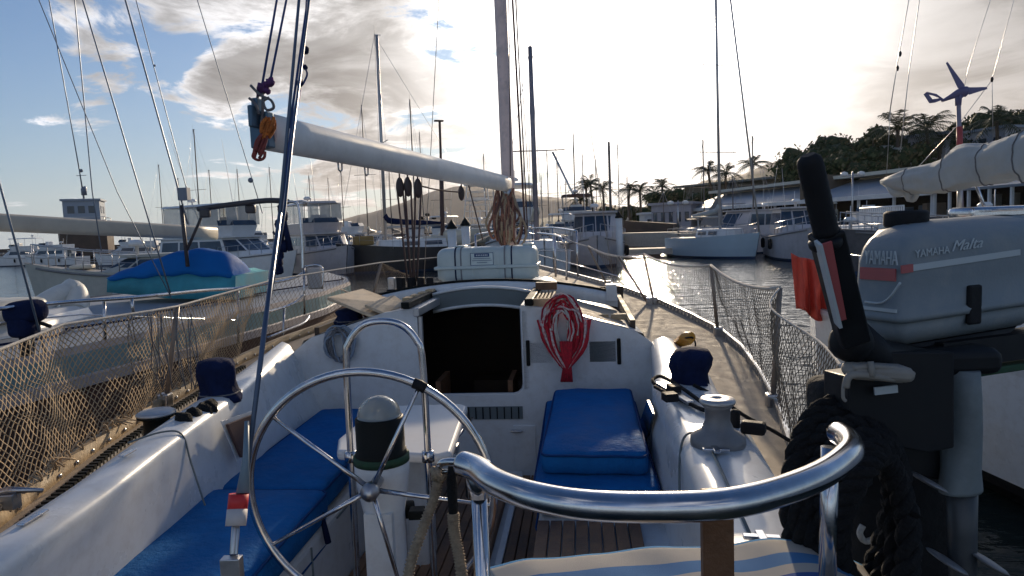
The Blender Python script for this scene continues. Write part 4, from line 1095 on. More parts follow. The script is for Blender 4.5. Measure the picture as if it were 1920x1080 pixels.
def pol(pts):   # polyline param by boat-v
    L = sorted([(Bq(p)[1], p) for p in pts], key=lambda a: a[0])
    def f(v):
        if v <= L[0][0]: return L[0][1].copy()
        for (a, p), (b, q) in zip(L, L[1:]):
            if v <= b: return p.lerp(q, (v-a)/(b-a))
        return L[-1][1].copy()
    return f
tf = pol(PL[:-2]); net('safety_net', tf, lambda v: W(-(hb(v)-.01)+.02*math.sin(v*9), v, hz(v)+.06), 1.0, 4.3, 214, 30, .0023, NETM, 'tan netting laced between the port lifeline and the wooden toe rail')
net('safety_net', tf, lambda v: W(-(hb(v)-.01), v, hz(v)+.06), 4.3, 7.4, 110, 20, .0014, NETD, 'finer forward length of netting on the port side ahead of the cockpit')

sf = pol(ll); net('safety_net', sf, lambda v: W(hb(v)-.01, v, hz(v)+.05), 3.25, 7.2, 180, 22, .0016, NETD, 'fine brown netting along the starboard lifeline forward of the last stanchion')
ef = pol([SB_TOP[0], W(1.45, 2.95, 1.68), AV(1535, 640, 2.4), AV(1580, 690, 2.0)])
net('safety_net', ef, lambda v: W(hb(v)-.01+.0, v, hz(v)+.05), 2.0, 3.25, 62, 20, .0017, NETD, 'short length of net aft of the last starboard stanchion')
mb = MB()
for v in [1.15+.105*i for i in range(26)]:
    c = W(-(hb(v)-.015), v, hz(v)+.055)
    mb.tube(spl([c+Vector((0, -.03, .01)), c+Vector((.015, 0, .045)), c+Vector((.01, .03, .0)), c+Vector((-.02, .03, .02))], 3), .004, 5)
for v in (1.35, 1.62, 1.9, 2.35, 2.8):
    for k in range(5):
        c = W(-(hb(v)-.03)+rnd.uniform(-.02, .03), v+rnd.uniform(-.07, .07), hz(v)+.06)
        mb.tube(spl([c, c+Vector((rnd.uniform(-.03, .05), rnd.uniform(-.06, .06), .04)), c+Vector((rnd.uniform(-.03, .05), rnd.uniform(-.08, .08), .0))], 4), .0035, 5)
o_ = tag(mb.build('net_lacing', NETM), 'loose tan lacing tying the port net to the toe rail', 'lacing'); o_['kind'] = 'stuff'
mb = MB()
for x0, x1 in ((238, 246), (277, 286), (296, 306), (330, 338), (352, 358)):
    for k in range(3):
        xx = x0+k*4
        a = Z(xx, 588, 1.72); mb.tube([a, a+Vector((rnd.uniform(-.02, .02), 0, -.12)), a+Vector((rnd.uniform(-.03, .03), .02, -.26)), a+Vector((rnd.uniform(-.04, .04), .02, -.36))], .0028, 5)
tag(mb.build('net_tie', ROPEG), 'dark lashings hanging down the port net near its peak', 'lashing')
# ------------------------------------------------------------ outboard on its bracket
OBG = mat('weathered_grey_cowl', (.20, .235, .26), .55, spec=.3, var=.09, scale=9, bump=.12, bscale=160, dirt=(.30, .30, .28), dscale=9, damt=.5)
OBD = mat('dark_engine_pan', (.007, .008, .010), .6, spec=.3, var=.3, scale=15)
OBL = mat('faded_blue_grey_leg', (.17, .20, .21), .55, var=.25, scale=9, dirt=(.07, .09, .10), dscale=6, damt=.6)
PALE = mat('pale_decal', (.46, .51, .53), .5, var=.06)
REDD = mat('faded_red_decal', (.42, .10, .10), .5, var=.1)
OA = P(1690, 520, 1.15); OA.z = 0
sx_ = Vector((.945, .327, 0)).normalized(); tx_ = Vector((-sx_.y, sx_.x, 0))
ob = thing('outboard_motor', 'weathered grey outboard motor clamped to the stern rail with its tiller raised', 'outboard motor', (OA.x+.15, OA.y+.1, 1.1))
def OP(s, t_, z): return OA+sx_*s+tx_*t_+Vector((0, 0, z))
def ring(z, fi, si, bi=0.0, tilt=0.03):
    q = [(fi, si+.014), (.005+fi, si+.005), (.016+fi, si), (.2, si), (.36-bi, si), (.40-bi, si+.02), (.42-bi, .06), (.42-bi, .12), (.38-bi, .165-si), (.2, .175-si), (.10, .16-si), (.03+fi, .115-si*.6), (fi+.006, .10-si*.5), (fi, .088-si*.4)]
    return [OP(s, t_, z+tilt*s) for s, t_ in q]
mb = MB()
mb.loft([ring(1.862, -.006, -.006), ring(1.872, -.008, -.008), ring(1.878, 0, 0), ring(1.93, .002, 0), ring(1.965, .005, .0), ring(1.99, .014, .003), ring(2.006, .026, .010), ring(2.018, .044, .022), ring(2.027, .07, .040, .03), ring(2.032, .11, .06, .08)], True, True, True)
mb.build('cowl', OBG, ob)
mb = MB()
mb.loft([ring(1.818, .025, .02, .03), ring(1.832, .012, .01, .01), ring(1.860, .002, .0)], True, True, True); mb.build('lower_cowl', OBG, ob)
mb = MB()
mb.loft([ring(1.725, .10, .045, .14), ring(1.765, .05, .03, .10), ring(1.815, .028, .022, .04)], True, True, True)
mb.box(OP(.26, .03, 1.79), (.30, .05, .05), M=Matrix((sx_, tx_, Vector((0, 0, 1)))).transposed()); mb.build('engine_pan', OBD, ob)
mb = MB(); mb.box(OP(.25, .035, 1.75), (.26, .06, .014), M=Matrix((sx_, tx_, Vector((0, 0, 1)))).transposed()); mb.build('drip_tray', GRNM, ob, bevel=.003)
mb = MB(); mb.lathe(OP(.115, .09, 2.027), [(.036, 0), (.038, .004), (.038, .026), (.032, .03), (.001, .03)], 24); mb.build('fuel_cap', BLK, ob, bevel=.002)
Mo = Matrix((sx_, tx_, Vector((0, 0, 1)))).transposed()
mb = MB(); mb.box(OP(.172, -.003, 1.882), (.032, .01, .072), M=Mo); mb.build('cowl_latch', BLK, ob, bevel=.004)
mb = MB(); sl_ = Matrix.Rotation(-.055, 3, tx_) @ Mo
mb.mt(0).box(OP(.158, -.0005, 1.964), (.268, .003, .011), M=sl_); mb.mt(1).box(OP(.012, -.0007, 1.956), (.026, .003, .014), M=sl_)
fx = (OP(.004, .014, 0)-OP(.004, .09, 0)).normalized()
Mf = Matrix((fx, fx.cross(Vector((0, 0, 1)))*-1, Vector((0, 0, 1)))).transposed()
mb.mt(1).box(OP(.0015, .05, 1.945), (.075, .003, .022), M=Mf)
mb.mt(0).box(OP(-.0015, .05, 1.882), (.085, .004, .006), M=Mf)
mb.build('decal_stripe', [PALE, REDD], ob)
mb = MB()
text_mesh('YAMAHA', .019, frame_M(OP(.030, -.0012, 1.974), sx_+Vector((0, 0, .055)), (0, 0, 1)), mb, .0006, xs=1.05)
text_mesh('Malta', .027, frame_M(OP(.115, -.0012, 1.981), sx_+Vector((0, 0, .055)), (0, 0, 1)), mb, .0006, shear=.45, xs=1.3)
mb.build('lettering', PALE, ob); mb = MB()
text_mesh('YAMAHA', .036, frame_M(OP(.0035, .080, 1.962), fx, (0, 0, 1)), mb, .0012, xs=.47)
mb.build('lettering', PALE, ob)
mb = MB(); mb.tube(spl([P(1622, 566, 1.22), P(1650, 568, 1.19), P(1668, 558, 1.16), P(1688, 530, 1.14)], 5), .0022, 6); mb.build('pull_handle', PALE, ob)
# tiller
def bar(mb, a, b, w, th, side):    # flat bar from a to b
    d = (b-a).normalized(); x = side-d*side.dot(d); x.normalize(); y = d.cross(x)
    mb.box((a+b)/2, (w, th, (b-a).length), M=Matrix((x, y, d)).transposed())
mb = MB()
g0, g1 = P(1515, 290, .98), P(1550, 440, 1.02); S = []
N_ = 22
mb.tube([g0.lerp(g1, i/N_) for i in range(N_+1)], [.010, .0165, .0182]+[.0185+.0006*(i % 2) for i in range(N_-5)]+[.0185, .0195, .017], 18)
mb.build('tiller_grip', BLK, ob)
mb = MB(); a, b = P(1548, 435, 1.02), P(1600, 640, 1.10); bar(mb, a, b, .046, .036, CR)
mb.lathe(P(1546, 445, 1.02), [(.022, 0), (.025, .004), (.025, .014), (.018, .02)], 18, axis=(g1-g0)); mb.build('tiller_arm', OBD, ob, bevel=.008, seg=3)
mb = MB(); a, b = P(1550, 455, .995), P(1578, 600, 1.055); bar(mb, a, b, .014, .004, CR); mb.build('tiller_decal', REDD, ob)
mb = MB(); a, b = P(1534, 455, 1.0), P(1572, 610, 1.06); bar(mb, a, b, .005, .02, CR); mb.build('tiller_edge', PALE, ob)
mb = MB(); mb.tube([P(1590, 620, 1.12), P(1640, 670, 1.16), P(1720, 680, 1.2)], [.03, .034, .03], 12); mb.blob(P(1596, 640, 1.12), .036, 12, 8, .1); mb.build('tiller_pivot', OBD, ob)
# clamp bracket, leg
mb = MB()
def sheet(mb, pts, d, th): mb.slab([P(x, y, d) for x, y in pts], th)
sheet(mb, [(1588, 712), (1600, 820), (1660, 880), (1760, 900), (1812, 860), (1770, 700), (1700, 690)][::-1], 1.22, -.05)
sheet(mb, [(1590, 706), (1592, 770), (1640, 830), (1740, 850), (1790, 840), (1790, 660), (1660, 660), (1640, 700)][::-1], 1.13, -.09)
mb.rbox(P(1775, 672, 1.22), (.15, .10, .05), .02)
mb.tube([P(1630, 800, 1.15), P(1625, 850, 1.15)], .008, 8)
mb.build('clamp_bracket', OBD, ob, bevel=.008)
mb = MB(); mb.box(P(1661, 731, 1.115), (.038, .004, .013), M=Matrix.Rotation(-.08, 3, 'Y')); mb.build('maker_plate', PALE, ob)
mb = MB()
S = []
for py, x0, x1, dd in [(690, 1768, 1818, .075), (740, 1773, 1820, .075), (800, 1776, 1824, .07), (880, 1770, 1832, .06), (914, 1756, 1846, .05), (920, 1756, 1846, .05)]:
    c = P((x0+x1)/2, py, 1.2); w = (x1-x0)/1250*1.2/2
    S.append([c+sx_*math.cos(a)*w*(1.0)+tx_*math.sin(a)*dd*.55 for a in [2*math.pi*i/16 for i in range(16)]])
mb.loft(S[::-1], True, True, True)
mb.build('leg', OBL, ob)
mb = MB(); S = []
for py, x0, x1 in [(922, 1772, 1834), (1000, 1778, 1830), (1100, 1782, 1828), (1180, 1774, 1838)]:
    c = P((x0+x1)/2, py, 1.2); w = (x1-x0)/1250*1.2/2
    S.append([c+sx_*math.cos(a)*w+tx_*math.sin(a)*.022 for a in [2*math.pi*i/16 for i in range(16)]])
mb.loft(S[::-1], True, True, True); mb.lathe(P(1800, 1230, 1.2), [(0, -.12), (.03, -.10), (.036, 0), (.028, .1), (.01, .14)], 16, axis=sx_)
mb.build('lower_leg', mat('dark_gearcase', (.045, .05, .055), .45, var=.3, scale=8), ob)
mb = MB()
for x, y in ((1738, 902), (1775, 1052), (1850, 1052)):
    mb.blob(P(x, y, 1.18), (.03, .045, .005), 12, 6, 0, M=Matrix.Rotation(.5, 3, 'Y'))
mb.build('plate_fin', WINCH, ob)
mb = MB(); mb.slab([P(1628, 655, 1.25), P(1660, 652, 1.25), P(1700, 700, 1.25), P(1632, 700, 1.25)], .02); mb.build('tilt_lever', OBL, ob, bevel=.004)
# pale padded strap over the bracket
mb = MB()
S = []
for k, (x, y, r_) in enumerate([(1583, 716, .012), (1588, 698, .016), (1605, 690, .017), (1640, 690, .017), (1672, 694, .015), (1700, 698, .010), (1716, 700, .004)]):
    S.append((P(x, y, 1.09), r_))
mb.rbox(P(1645, 697, 1.10), (.105, .05, .026), .012, M=Matrix.Rotation(.10, 3, 'Y'), n=3)
mb.tube(spl([P(1600, 690, 1.08), P(1640, 688, 1.08), P(1690, 694, 1.085), P(1712, 702, 1.09)], 5), [.005]*16, 8)
mb.tube(spl([P(1586, 726, 1.08), P(1592, 706, 1.075), P(1620, 703, 1.075), P(1660, 709, 1.08), P(1690, 712, 1.09)], 4), .006, 8)
mb.tube([P(1632, 678, 1.075), P(1636, 706, 1.07)], .005, 8)
mb.tube(spl([P(1590, 700, 1.08), P(1582, 720, 1.08), P(1581, 745, 1.08), P(1586, 752, 1.08)], 4), .0028, 6)
tag(mb.build('padded_strap', mat('pale_grey_webbing', (.26, .24, .21), .8, var=.15, scale=20)), 'pale grey padded strap looped over the outboard clamp', 'strap')
# big black rope coil hung over the rail end
mb = MB()
def twist(path, R_c, r, strands, per):
    n = len(path)
    for s_ in range(strands):
        pts = []
        for i in range(n):
            t_ = (path[min(i+1, n-1)]-path[max(i-1, 0)]).normalized()
            a_ = t_.cross(Vector((0, 1, .1))).normalized(); b_ = t_.cross(a_)
            an = per*i+2*math.pi*s_/strands
            pts.append(path[i]+(a_*math.cos(an)+b_*math.sin(an))*R_c)
        mb.tube(pts, r, 6)
cc = P(1612, 945, 1.12)
for k in range(6):
    rx = .058+.009*k-.004*(k % 2); rz = .100+.010*k; dd = -.05+.022*k
    pth = [cc+Vector((math.cos(a)*rx*(1.0 if math.cos(a) < 0 else .85), dd+.02*math.sin(a*2+k), math.sin(a)*rz*(1 if math.sin(a) > 0 else 1.35))) for a in [2*math.pi*i/72 for i in range(73)]]
    twist(pth, .0105, .0105, 3, .75)
tag(mb.build('rope_coil', ROPEB), 'heavy black plaited rope coil hung over the right end of the stern rail', 'rope')
mb = MB(); mb.rbox(P(1690, 930, 1.36), (.24, .12, .52), .05); mb.rbox(P(1560, 745, 1.5), (.10, .1, .10), .03)  # dark body added only to fill the black area behind the coil
tag(mb.build('dark_filler', mat('filler_black', (.006, .006, .007), .9, bump=.4), subsurf=1), 'added dark filler body behind the rope coil under the outboard', 'filler')
mb = MB(); mb.tube(spl([P(1618, 985, 1.3), P(1612, 1000, 1.3), P(1622, 1015, 1.3), P(1640, 1010, 1.3)], 4), .006, 6)
tag(mb.build('pale_rope_end', ROPEW), 'pale rope end showing below the black rope coil', 'rope')
# ================================================================= other boats
def GP(px, d, z=0.0):
    p = P(px, 430, d); return Vector((p.x, p.y, z))
def hull_mb(mb, L, B, fb, sheer=.35, tr=.8, bowp=1.9, stripe=None, n=22, boot=.12, deckm=1):
    hbm = lambda t: (B/2)*(lerp(tr, 1, math.sin(min(t/.45, 1)*math.pi/2)) if t < .45 else max(0.012, (1-((t-.45)/.55)**bowp)))
    S = []
    for i in range(n+1):
        t = i/n; y = -L/2+L*t; b = hbm(t); z = fb+sheer*(max(0, t-.3)/.7)**2
        rk = (1-0)*max(0, t-.8)/.2
        def yy(h): return y-rk*(1-h)*L*.06
        S.append([Vector((b*x, yy(h), zz)) for x, h, zz in [(1, 1, z), (.985, .75, z*.72), (.97, .5, z*.42), (.93, .15, boot), (.82, 0, -.05), (.4, 0, -.4), (0, 0, -.45)]]+[Vector((-b*x, yy(h), zz)) for x, h, zz in [(.4, 0, -.4), (.82, 0, -.05), (.93, .15, boot), (.97, .5, z*.42), (.985, .75, z*.72), (1, 1, z)]])
    nn = len(S[0])
    for i in range(n):
        for k in range(nn-1):
            mb.mt(2 if k in (3, 4, 5, 6, 7, 8) else (3 if (stripe and k in stripe) else 0))
            mb.add([S[i][k], S[i][k+1], S[i+1][k+1], S[i+1][k]], [(0, 1, 2, 3)], False)
    mb.mt(0).add(S[0], [tuple(range(nn))])
    mb.mt(deckm)
    mb.loft([[s[0]+Vector((-.03*(1 if s[0].x > .05 else 0), 0, -.04)), Vector((0, s[0].y, s[0].z+.02)), s[-1]+Vector((.03*(1 if s[0].x > .05 else 0), 0, -.04))] for s in S], ring=False, smooth=True)
    mb.mt(0)
    return lambda y: hbm((y+L/2)/L), lambda y: fb+sheer*(max(0, (y+L/2)/L-.3)/.7)**2
def frust(mb, b, z0, t, z1, m=0):
    n = len(b); mb.mt(m)
    mb.add([Vector((x, y, z0)) for x, y in b]+[Vector((x, y, z1)) for x, y in t], [tuple(range(n))[::-1], tuple(range(n, 2*n))]+[(i, (i+1) % n, (i+1) % n+n, i+n) for i in range(n)])
def facewin(mb, b, z0, t, z1, i, u0, u1, v0, v1, m=1, off=.012):
    n = len(b); j = (i+1) % n
    a, c, d, e = Vector((*b[i], z0)), Vector((*b[j], z0)), Vector((*t[j], z1)), Vector((*t[i], z1))
    f = lambda u, v: a.lerp(c, u).lerp(e.lerp(d, u), v)
    nr = (c-a).cross(e-a).normalized()
    q = [f(u0, v0), f(u1, v0), f(u1, v1), f(u0, v1)]
    mb.mt(m).slab([p+nr*off for p in q], off*1.6)
def placed(root, loc, rz, s=1):
    root.location = loc; root.rotation_euler = (0, 0, rz); root.scale = (s, s, s)
ANTI = mat('dark_blue_boot', (.02, .05, .12), .6)
ANTB = mat('brown_antifoul', (.10, .05, .035), .8, var=.3, scale=2)
DKG = mat('grey_deck', (.34, .34, .33), .7, var=.12, scale=3, dirt=(.22, .2, .18), damt=.4)
GRH = mat('lilac_white_hull', (.46, .44, .46), .35, var=.06, dirt=(.3, .28, .27), dscale=1.2, damt=.4)
GUN = mat('dark_grey_hull', (.09, .09, .10), .35, var=.2)
def rails(mb, fn_b, fn_z, y0, y1, n, h=.6, r=.018, inset=.08):
    for sg in (-1, 1):
        pts = []
        for i in range(n+1):
            y = lerp(y0, y1, i/n); b = max(fn_b(y)-inset, .02); z = fn_z(y)
            mb.tube([(sg*b, y, z), (sg*b*.98, y, z+h)], r*.8, 5); pts.append((sg*b*.98, y, z+h))
        mb.tube(pts, r, 5); mb.tube([(x, y, z-h*.5) for x, y, z in pts], r*.5, 4)
def motor_boat(label, cat, loc, rz, L=10, B=3.3, fb=1.2, hm=None, house=(-3.2, 2.0), hh=1.15, fly=True, hardtop=True, encl=False, clear=None, ants=2, s=1, top=None, tower=False, outr=False, group=None, hk=None, sheer=.45):
    r = thing('motor_boat', label, cat, (0, 0, 0), group)
    hm = hm or WH2
    mb = MB(); fbm, fz = hull_mb(mb, L, B, fb, sheer, tr=.9, bowp=2.4, stripe=hk)
    mb.build('hull', [hm, DKG, ANTI, GLASSB], r)
    y0, y1 = house; w = B*.40; z0 = fb-.02
    b = [(-w, y0), (w, y0), (w, y1), (w*.55, y1+L*.13), (-w*.55, y1+L*.13), (-w, y1)]
    t = [(-w*.86, y0+.1), (w*.86, y0+.1), (w*.86, y1-.6), (w*.5, y1-.2), (-w*.5, y1-.2), (-w*.86, y1-.6)]
    mb = MB(); frust(mb, b, z0, t, z0+hh)
    rim = [(x*1.1, y+(.25 if y > y0+.5 else -.5)) for x, y in t]
    frust(mb, rim, z0+hh, rim, z0+hh+.09); mb.build('cabin', hm, r)
    mb = MB()
    for u0, u1 in ((.04, .30), (.33, .62), (.65, .97)):
        facewin(mb, b, z0, t, z0+hh, 1, u0, u1, .42, .86, 0); facewin(mb, b, z0, t, z0+hh, 5, 1-u1, 1-u0, .42, .86, 0)
    for i in (2, 4): facewin(mb, b, z0, t, z0+hh, i, .06, .94, .40, .9, 0)
    facewin(mb, b, z0, t, z0+hh, 3, .04, .48, .40, .9, 0); facewin(mb, b, z0, t, z0+hh, 3, .52, .96, .40, .9, 0)
    facewin(mb, b, z0, t, z0+hh, 0, .30, .62, .05, .9, 0)
    mb.build('window', GLASSB, r)
    z2 = z0+hh+.09
    if fly:
        fy0, fy1 = y0+.2, y1-1.0; fw = w*.84
        fb_ = [(-fw, fy0), (fw, fy0), (fw, fy1), (fw*.6, fy1+.6), (-fw*.6, fy1+.6), (-fw, fy1)]
        ft_ = [(x*1.06, y+(.25 if y > fy0+.1 else 0)) for x, y in fb_]
        mb = MB(); frust(mb, fb_, z2, ft_, z2+.6)
        mb.box((0, fy1-.5, z2+.85), (.9, .4, .5)); mb.build('flybridge', hm, r, bevel=.03)
        mb = MB(); facewin(mb, ft_, z2+.6, [(x*.95, y-.15) for x, y in ft_], z2+.9, 3, .02, .98, 0, 1, 0); facewin(mb, ft_, z2+.6, [(x*.95, y-.15) for x, y in ft_], z2+.9, 2, .02, .98, 0, 1, 0); facewin(mb, ft_, z2+.6, [(x*.95, y-.15) for x, y in ft_], z2+.9, 4, .02, .98, 0, 1, 0); mb.build('windscreen', GLASSB, r)
        if hardtop:
            zt = z2+1.75
            mb = MB(); 
            hb_ = [(-fw*1.05, fy0+.1), (fw*1.05, fy0+.1), (fw*1.05, fy1+.4), (fw*.6, fy1+.9), (-fw*.6, fy1+.9), (-fw*1.05, fy1+.4)]
            frust(mb, hb_, zt, [(x*.9, y*.95) for x, y in hb_], zt+.12); mb.build('hardtop', top or hm, r)
            mb = MB()
            for x in (-fw*.95, fw*.95):
                for y in (fy0+.2, (fy0+fy1)/2, fy1+.3): mb.tube([(x, y, z2+.5), (x*.98, y, zt)], .025, 6)
            mb.build('hardtop_frame', ALU, r)
            if encl:
                mb = MB()
                for sgn in (-1, 1):
                    for k in range(3):
                        ya = lerp(fy0+.25, fy1+.3, k/3); yb = lerp(fy0+.25, fy1+.3, (k+1)/3)-.08
                        mb.box((sgn*fw*.97, (ya+yb)/2, (z2+.6+zt)/2), (.015, yb-ya, zt-z2-.66))
                for k in range(3): mb.box((-fw*.6+fw*.6*k, fy1+.72, (z2+.6+zt)/2), (fw*.55, .015, zt-z2-.66))
                mb.build('clear_panel', CLEARP, r)
            z3 = zt+.12
        else: z3 = z2+.6
    else: z3 = z2
    if tower:
        mb = MB(); ht = 2.6
        for x in (-.8, .8):
            for y in (-1.8, .2): mb.tube([(x, y, z2), (x*.7, y*.6-.4, z2+ht)], .03, 6)
        for k in range(1, 6):
            f = k/6
            for y in (-1.8, .2): mb.tube([(-.8*(1-.3*f), y+(y*.6-.4-y)*f, z2+ht*f), (.8*(1-.3*f), y+(y*.6-.4-y)*f, z2+ht*f)], .02, 5)
        mb.box((0, -.9, z2+ht), (1.5, 1.5, .08)); mb.box((0, -.9, z2+ht*.62), (1.7, 1.5, .05)); mb.tube([(-.7, -.2, z2+ht+.5), (.7, -.2, z2+ht+.5), (.7, -1.6, z2+ht+.5), (-.7, -1.6, z2+ht+.5)], .02, 5, closed=True)
        mb.build('tuna_tower', hm, r)
    mb = MB()
    for sg in (-1, 1): mb.tube([(sg*(fbm(-L/2+L*i/16)+.02), -L/2+L*i/16, fz(-L/2+L*i/16)-.10) for i in range(16)], .035, 5)
    mb.build('rub_rail', GREY, r)
    mb = MB(); rc = random.Random(int(abs(loc[0])*10))
    for k in range(5): mb.mt(k % 3).rbox((rc.uniform(-.8, .8), y0-rc.uniform(.3, 1.2), fb+.2), (rc.uniform(.2, .5), rc.uniform(.2, .5), rc.uniform(.3, .7)), .05)
    mb.mt(0).rbox((0, y1+L*.2, fb+.12+sheer*.3), (.6, .6, .12), .04); mb.build('deck_gear', [CREAM, NAVY, GREY], r)
    mb = MB(); rails(mb, fbm, fz, y1-.5, L*.46, 6); mb.build('bow_rail', STEELD, r)
    mb = MB()
    for k in range(ants):
        x = (-1)**k*.5; mb.tube([(x, y0+1+k*.3, z3), (x*1.2, y0+.7, z3+2.2+k)], [.02, .006], 5)
    mb.lathe((0, y0+1.4, z3), [(.05, 0), (.05, .25), (.22, .26), (.24, .36), (.15, .45), (.001, .46)], 12)
    mb.tube([(0, y0+1.0, z3), (0, y0+1.0, z3+.9)], .02, 5)
    if outr:
        for sg in (-1, 1): mb.tube([(sg*1.2, 0, z2), (sg*1.8, -1.6, z2+6)], [.025, .008], 5)
    mb.build('antenna', WH2, r)
    mb = MB()
    for sg in (-1, 1):
        for y in (-L*.25, L*.05): mb.lathe((sg*(fbm(y)+.12), y, fb-.75), [(.02, 0), (.11, .06), (.12, .3), (.11, .52), (.02, .6)], 10)
    mb.build('fender', [BLK if rnd.random() < .5 else WH2], r)
    placed(r, loc, rz, s)
    return r
def sailboat(label, loc, rz, L=10, B=3.2, fb=1.1, mh=13, hm=None, cover=None, md=.08, spread=1, furl=False, s=1, group=None, mm=None, stays=True, name='moored_sailing_yacht', coach=True, sheer=.25, stripe=None, my=.1, lean=0.0, cl=.36):
    r = thing(name, label, 'sailing yacht', (0, 0, 0), group)
    hm = hm or WH2
    mb = MB(); fbm, fz = hull_mb(mb, L, B, fb, sheer, tr=.7, bowp=1.8, stripe=stripe); mb.build('hull', [hm, DKG, ANTI, GLASSB if stripe is None else WH2], r)
    if coach:
        w = B*.28; b = [(-w, -L*.12), (w, -L*.12), (w, L*.18), (w*.4, L*.28), (-w*.4, L*.28), (-w, L*.18)]; t = [(x*.85, y*.94) for x, y in b]
        mb = MB(); frust(mb, b, fb, t, fb+.48); mb.build('coachroof', WH2, r, bevel=.04)
        mb = MB()
        for i, (a, c) in ((1, (.1, .45)), (1, (.55, .9)), (5, (.1, .45)), (5, (.55, .9))): facewin(mb, b, fb, t, fb+.48, i, a, c, .3, .75, 0)
        mb.build('window', GLASSB, r)
    y = L*my; m = MB(); lx = lean*mh
    m.tube([(0, y, fb+.2), (lx, y-.01*mh, mh)], [md, md*.8], 10)
    for k in range(spread):
        z = fb+(mh-fb)*(k+1)/(spread+1); m.tube([(-B*.42+lx*.5, y-.1, z), (lx*.5, y, z-.02), (B*.42+lx*.5, y-.1, z)], .025, 5)
    m.tube([(lx, y, mh), (lx, y, mh+.5)], .008, 4); m.box((lx, y-.15, mh+.02), (.05, .35, .03))
    m.build('mast', mm or ALU, r)
    m = MB(); m.tube([(0, y-.1, fb+1.15), (0, y-L*.36, fb+1.2)], .06, 8); m.build('boom', mm or ALU, r)
    if cover:
        m = MB(); P_ = [(0, y-.05, fb+1.9), (0, y-.2, fb+1.55), (0, y-L*.12, fb+1.42), (0, y-L*.25, fb+1.34), (0, y-L*.35, fb+1.3)]
        m.tube(spl(P_, 4), [itp([(0, .07), (.15, .17), (.6, .15), (1, .06)], i/16) for i in range(17)], 10); m.build('sail_cover', cover, r)
    if stays:
        m = MB(); rr = .010
        m.tube([(0, L*.49, fb+sheer), (lx, y, mh)], rr if not furl else .05, 5)
        m.tube([(0, -L*.49, fb), (lx, y, mh)], rr, 4)
        for sg in (-1, 1): m.tube([(sg*B*.42, y-.1, fb), (sg*B*.3+lx*.5, y-.1, fb+(mh-fb)*.5), (lx, y, mh)], rr, 4)
        m.build('rigging', STEELD if not furl else mm or ALU, r)
    m = MB(); rails(m, fbm, fz, -L*.46, L*.48, 9, .55, .012); m.build('guard_rail', STEELD, r)
    placed(r, loc, rz, s)
    return r
def at_mast(px, d, L, rz, my=.1):
    q = GP(px, d); o = Matrix.Rotation(rz, 3, 'Z') @ Vector((0, L*my, 0)); return q-o
def topz(px, py, d): return P(px, py, d).z
# ---- left / centre background
motor_boat('large white sport fishing boat with hardtop flybridge and outriggers behind the blue tarpaulin', 'motor boat', GP(415, 33), R_(-118), L=12, B=3.9, fb=1.35, house=(-3.8, 2.2), hh=1.25, ants=2, outr=True, encl=True, s=.84)
motor_boat('white motor yacht with a clear enclosed flybridge left of the black hulled boat', 'motor boat', GP(598, 37), R_(-146), L=9.5, B=3.5, fb=1.3, hm=GRH, house=(-3.3, 1.6), hh=1.15, encl=True, s=.9)
motor_boat('small white motor boat half hidden behind the motor yacht with the enclosed flybridge', 'motor boat', GP(655, 62), R_(-100), L=8, B=2.8, fb=1.1, house=(-2.4, 1.4), hh=1.1, hardtop=False)
motor_boat('pale motor boat hull with black sheer line far off behind the cream boom', 'motor boat', GP(240, 21), R_(112), L=5.6, B=2.2, fb=1.15, hm=mat('grey_green_hull', (.42, .42, .38), .45, var=.08), fly=False, house=(-1.6, .2), hh=.5, ants=0, hk=(0, 12))
motor_boat('white fishing boat with a tall open tuna tower behind the life raft', 'fishing boat', GP(893, 44), R_(172), L=9, B=3.1, fb=1.2, house=(-2.6, 1.2), hh=1.2, tower=True, fly=False)
motor_boat('white flybridge cruiser right of the tuna tower boat, behind the mast foot', 'motor boat', GP(965, 36), R_(176), L=9.5, B=3.2, fb=1.3, house=(-2.6, 1.4), hh=1.2)
motor_boat('white cabin cruiser with tall blueish windscreen facing the open water', 'motor boat', GP(1116, 36), R_(174), L=7.5, B=3.1, fb=1.15, hm=GRH, house=(-2.0, 1.1), hh=1.6, fly=False, ants=1)
motor_boat('flybridge boat with dark canvas top behind the cabin cruiser', 'motor boat', GP(1082, 52), R_(176), L=9, B=3.3, fb=1.3, house=(-2.6, 1.3), hh=1.3, top=mat('dark_red_canvas', (.08, .035, .03), .9))
for k, (px, d, h, s_, lab) in enumerate([(338, 58, 150, .8, 'small white motor boat in the gap left of the sport fishing boat'), (482, 60, 200, .8, 'small white motor boat between the sport fishing boat and the enclosed motor yacht'), (705, 66, 170, .85, 'white motor boat behind the bow of the black hulled boat'), (778, 60, 190, .8, 'white motor boat behind the stern of the black hulled boat'), (828, 56, 160, .8, 'white motor boat left of the mooring piles'), (1030, 58, 185, .85, 'white motor boat right of the tall grey mast'), (1050, 44, 170, .7, 'small white motor boat touching the left side of the cabin cruiser'), (1140, 62, 200, .8, 'small white motor boat behind the right side of the cabin cruiser'), (1466, 58, 175, .8, 'small white motor boat behind the wheelhouse fishing boat')]):
    motor_boat(lab, 'motor boat', GP(px, d), R_(h), L=8, B=2.9, fb=1.15, house=(-2.5, 1.2), hh=1.15, hardtop=k % 2 == 0, fly=k % 3 != 2, ants=2, s=s_, group='small white boats in the second row')
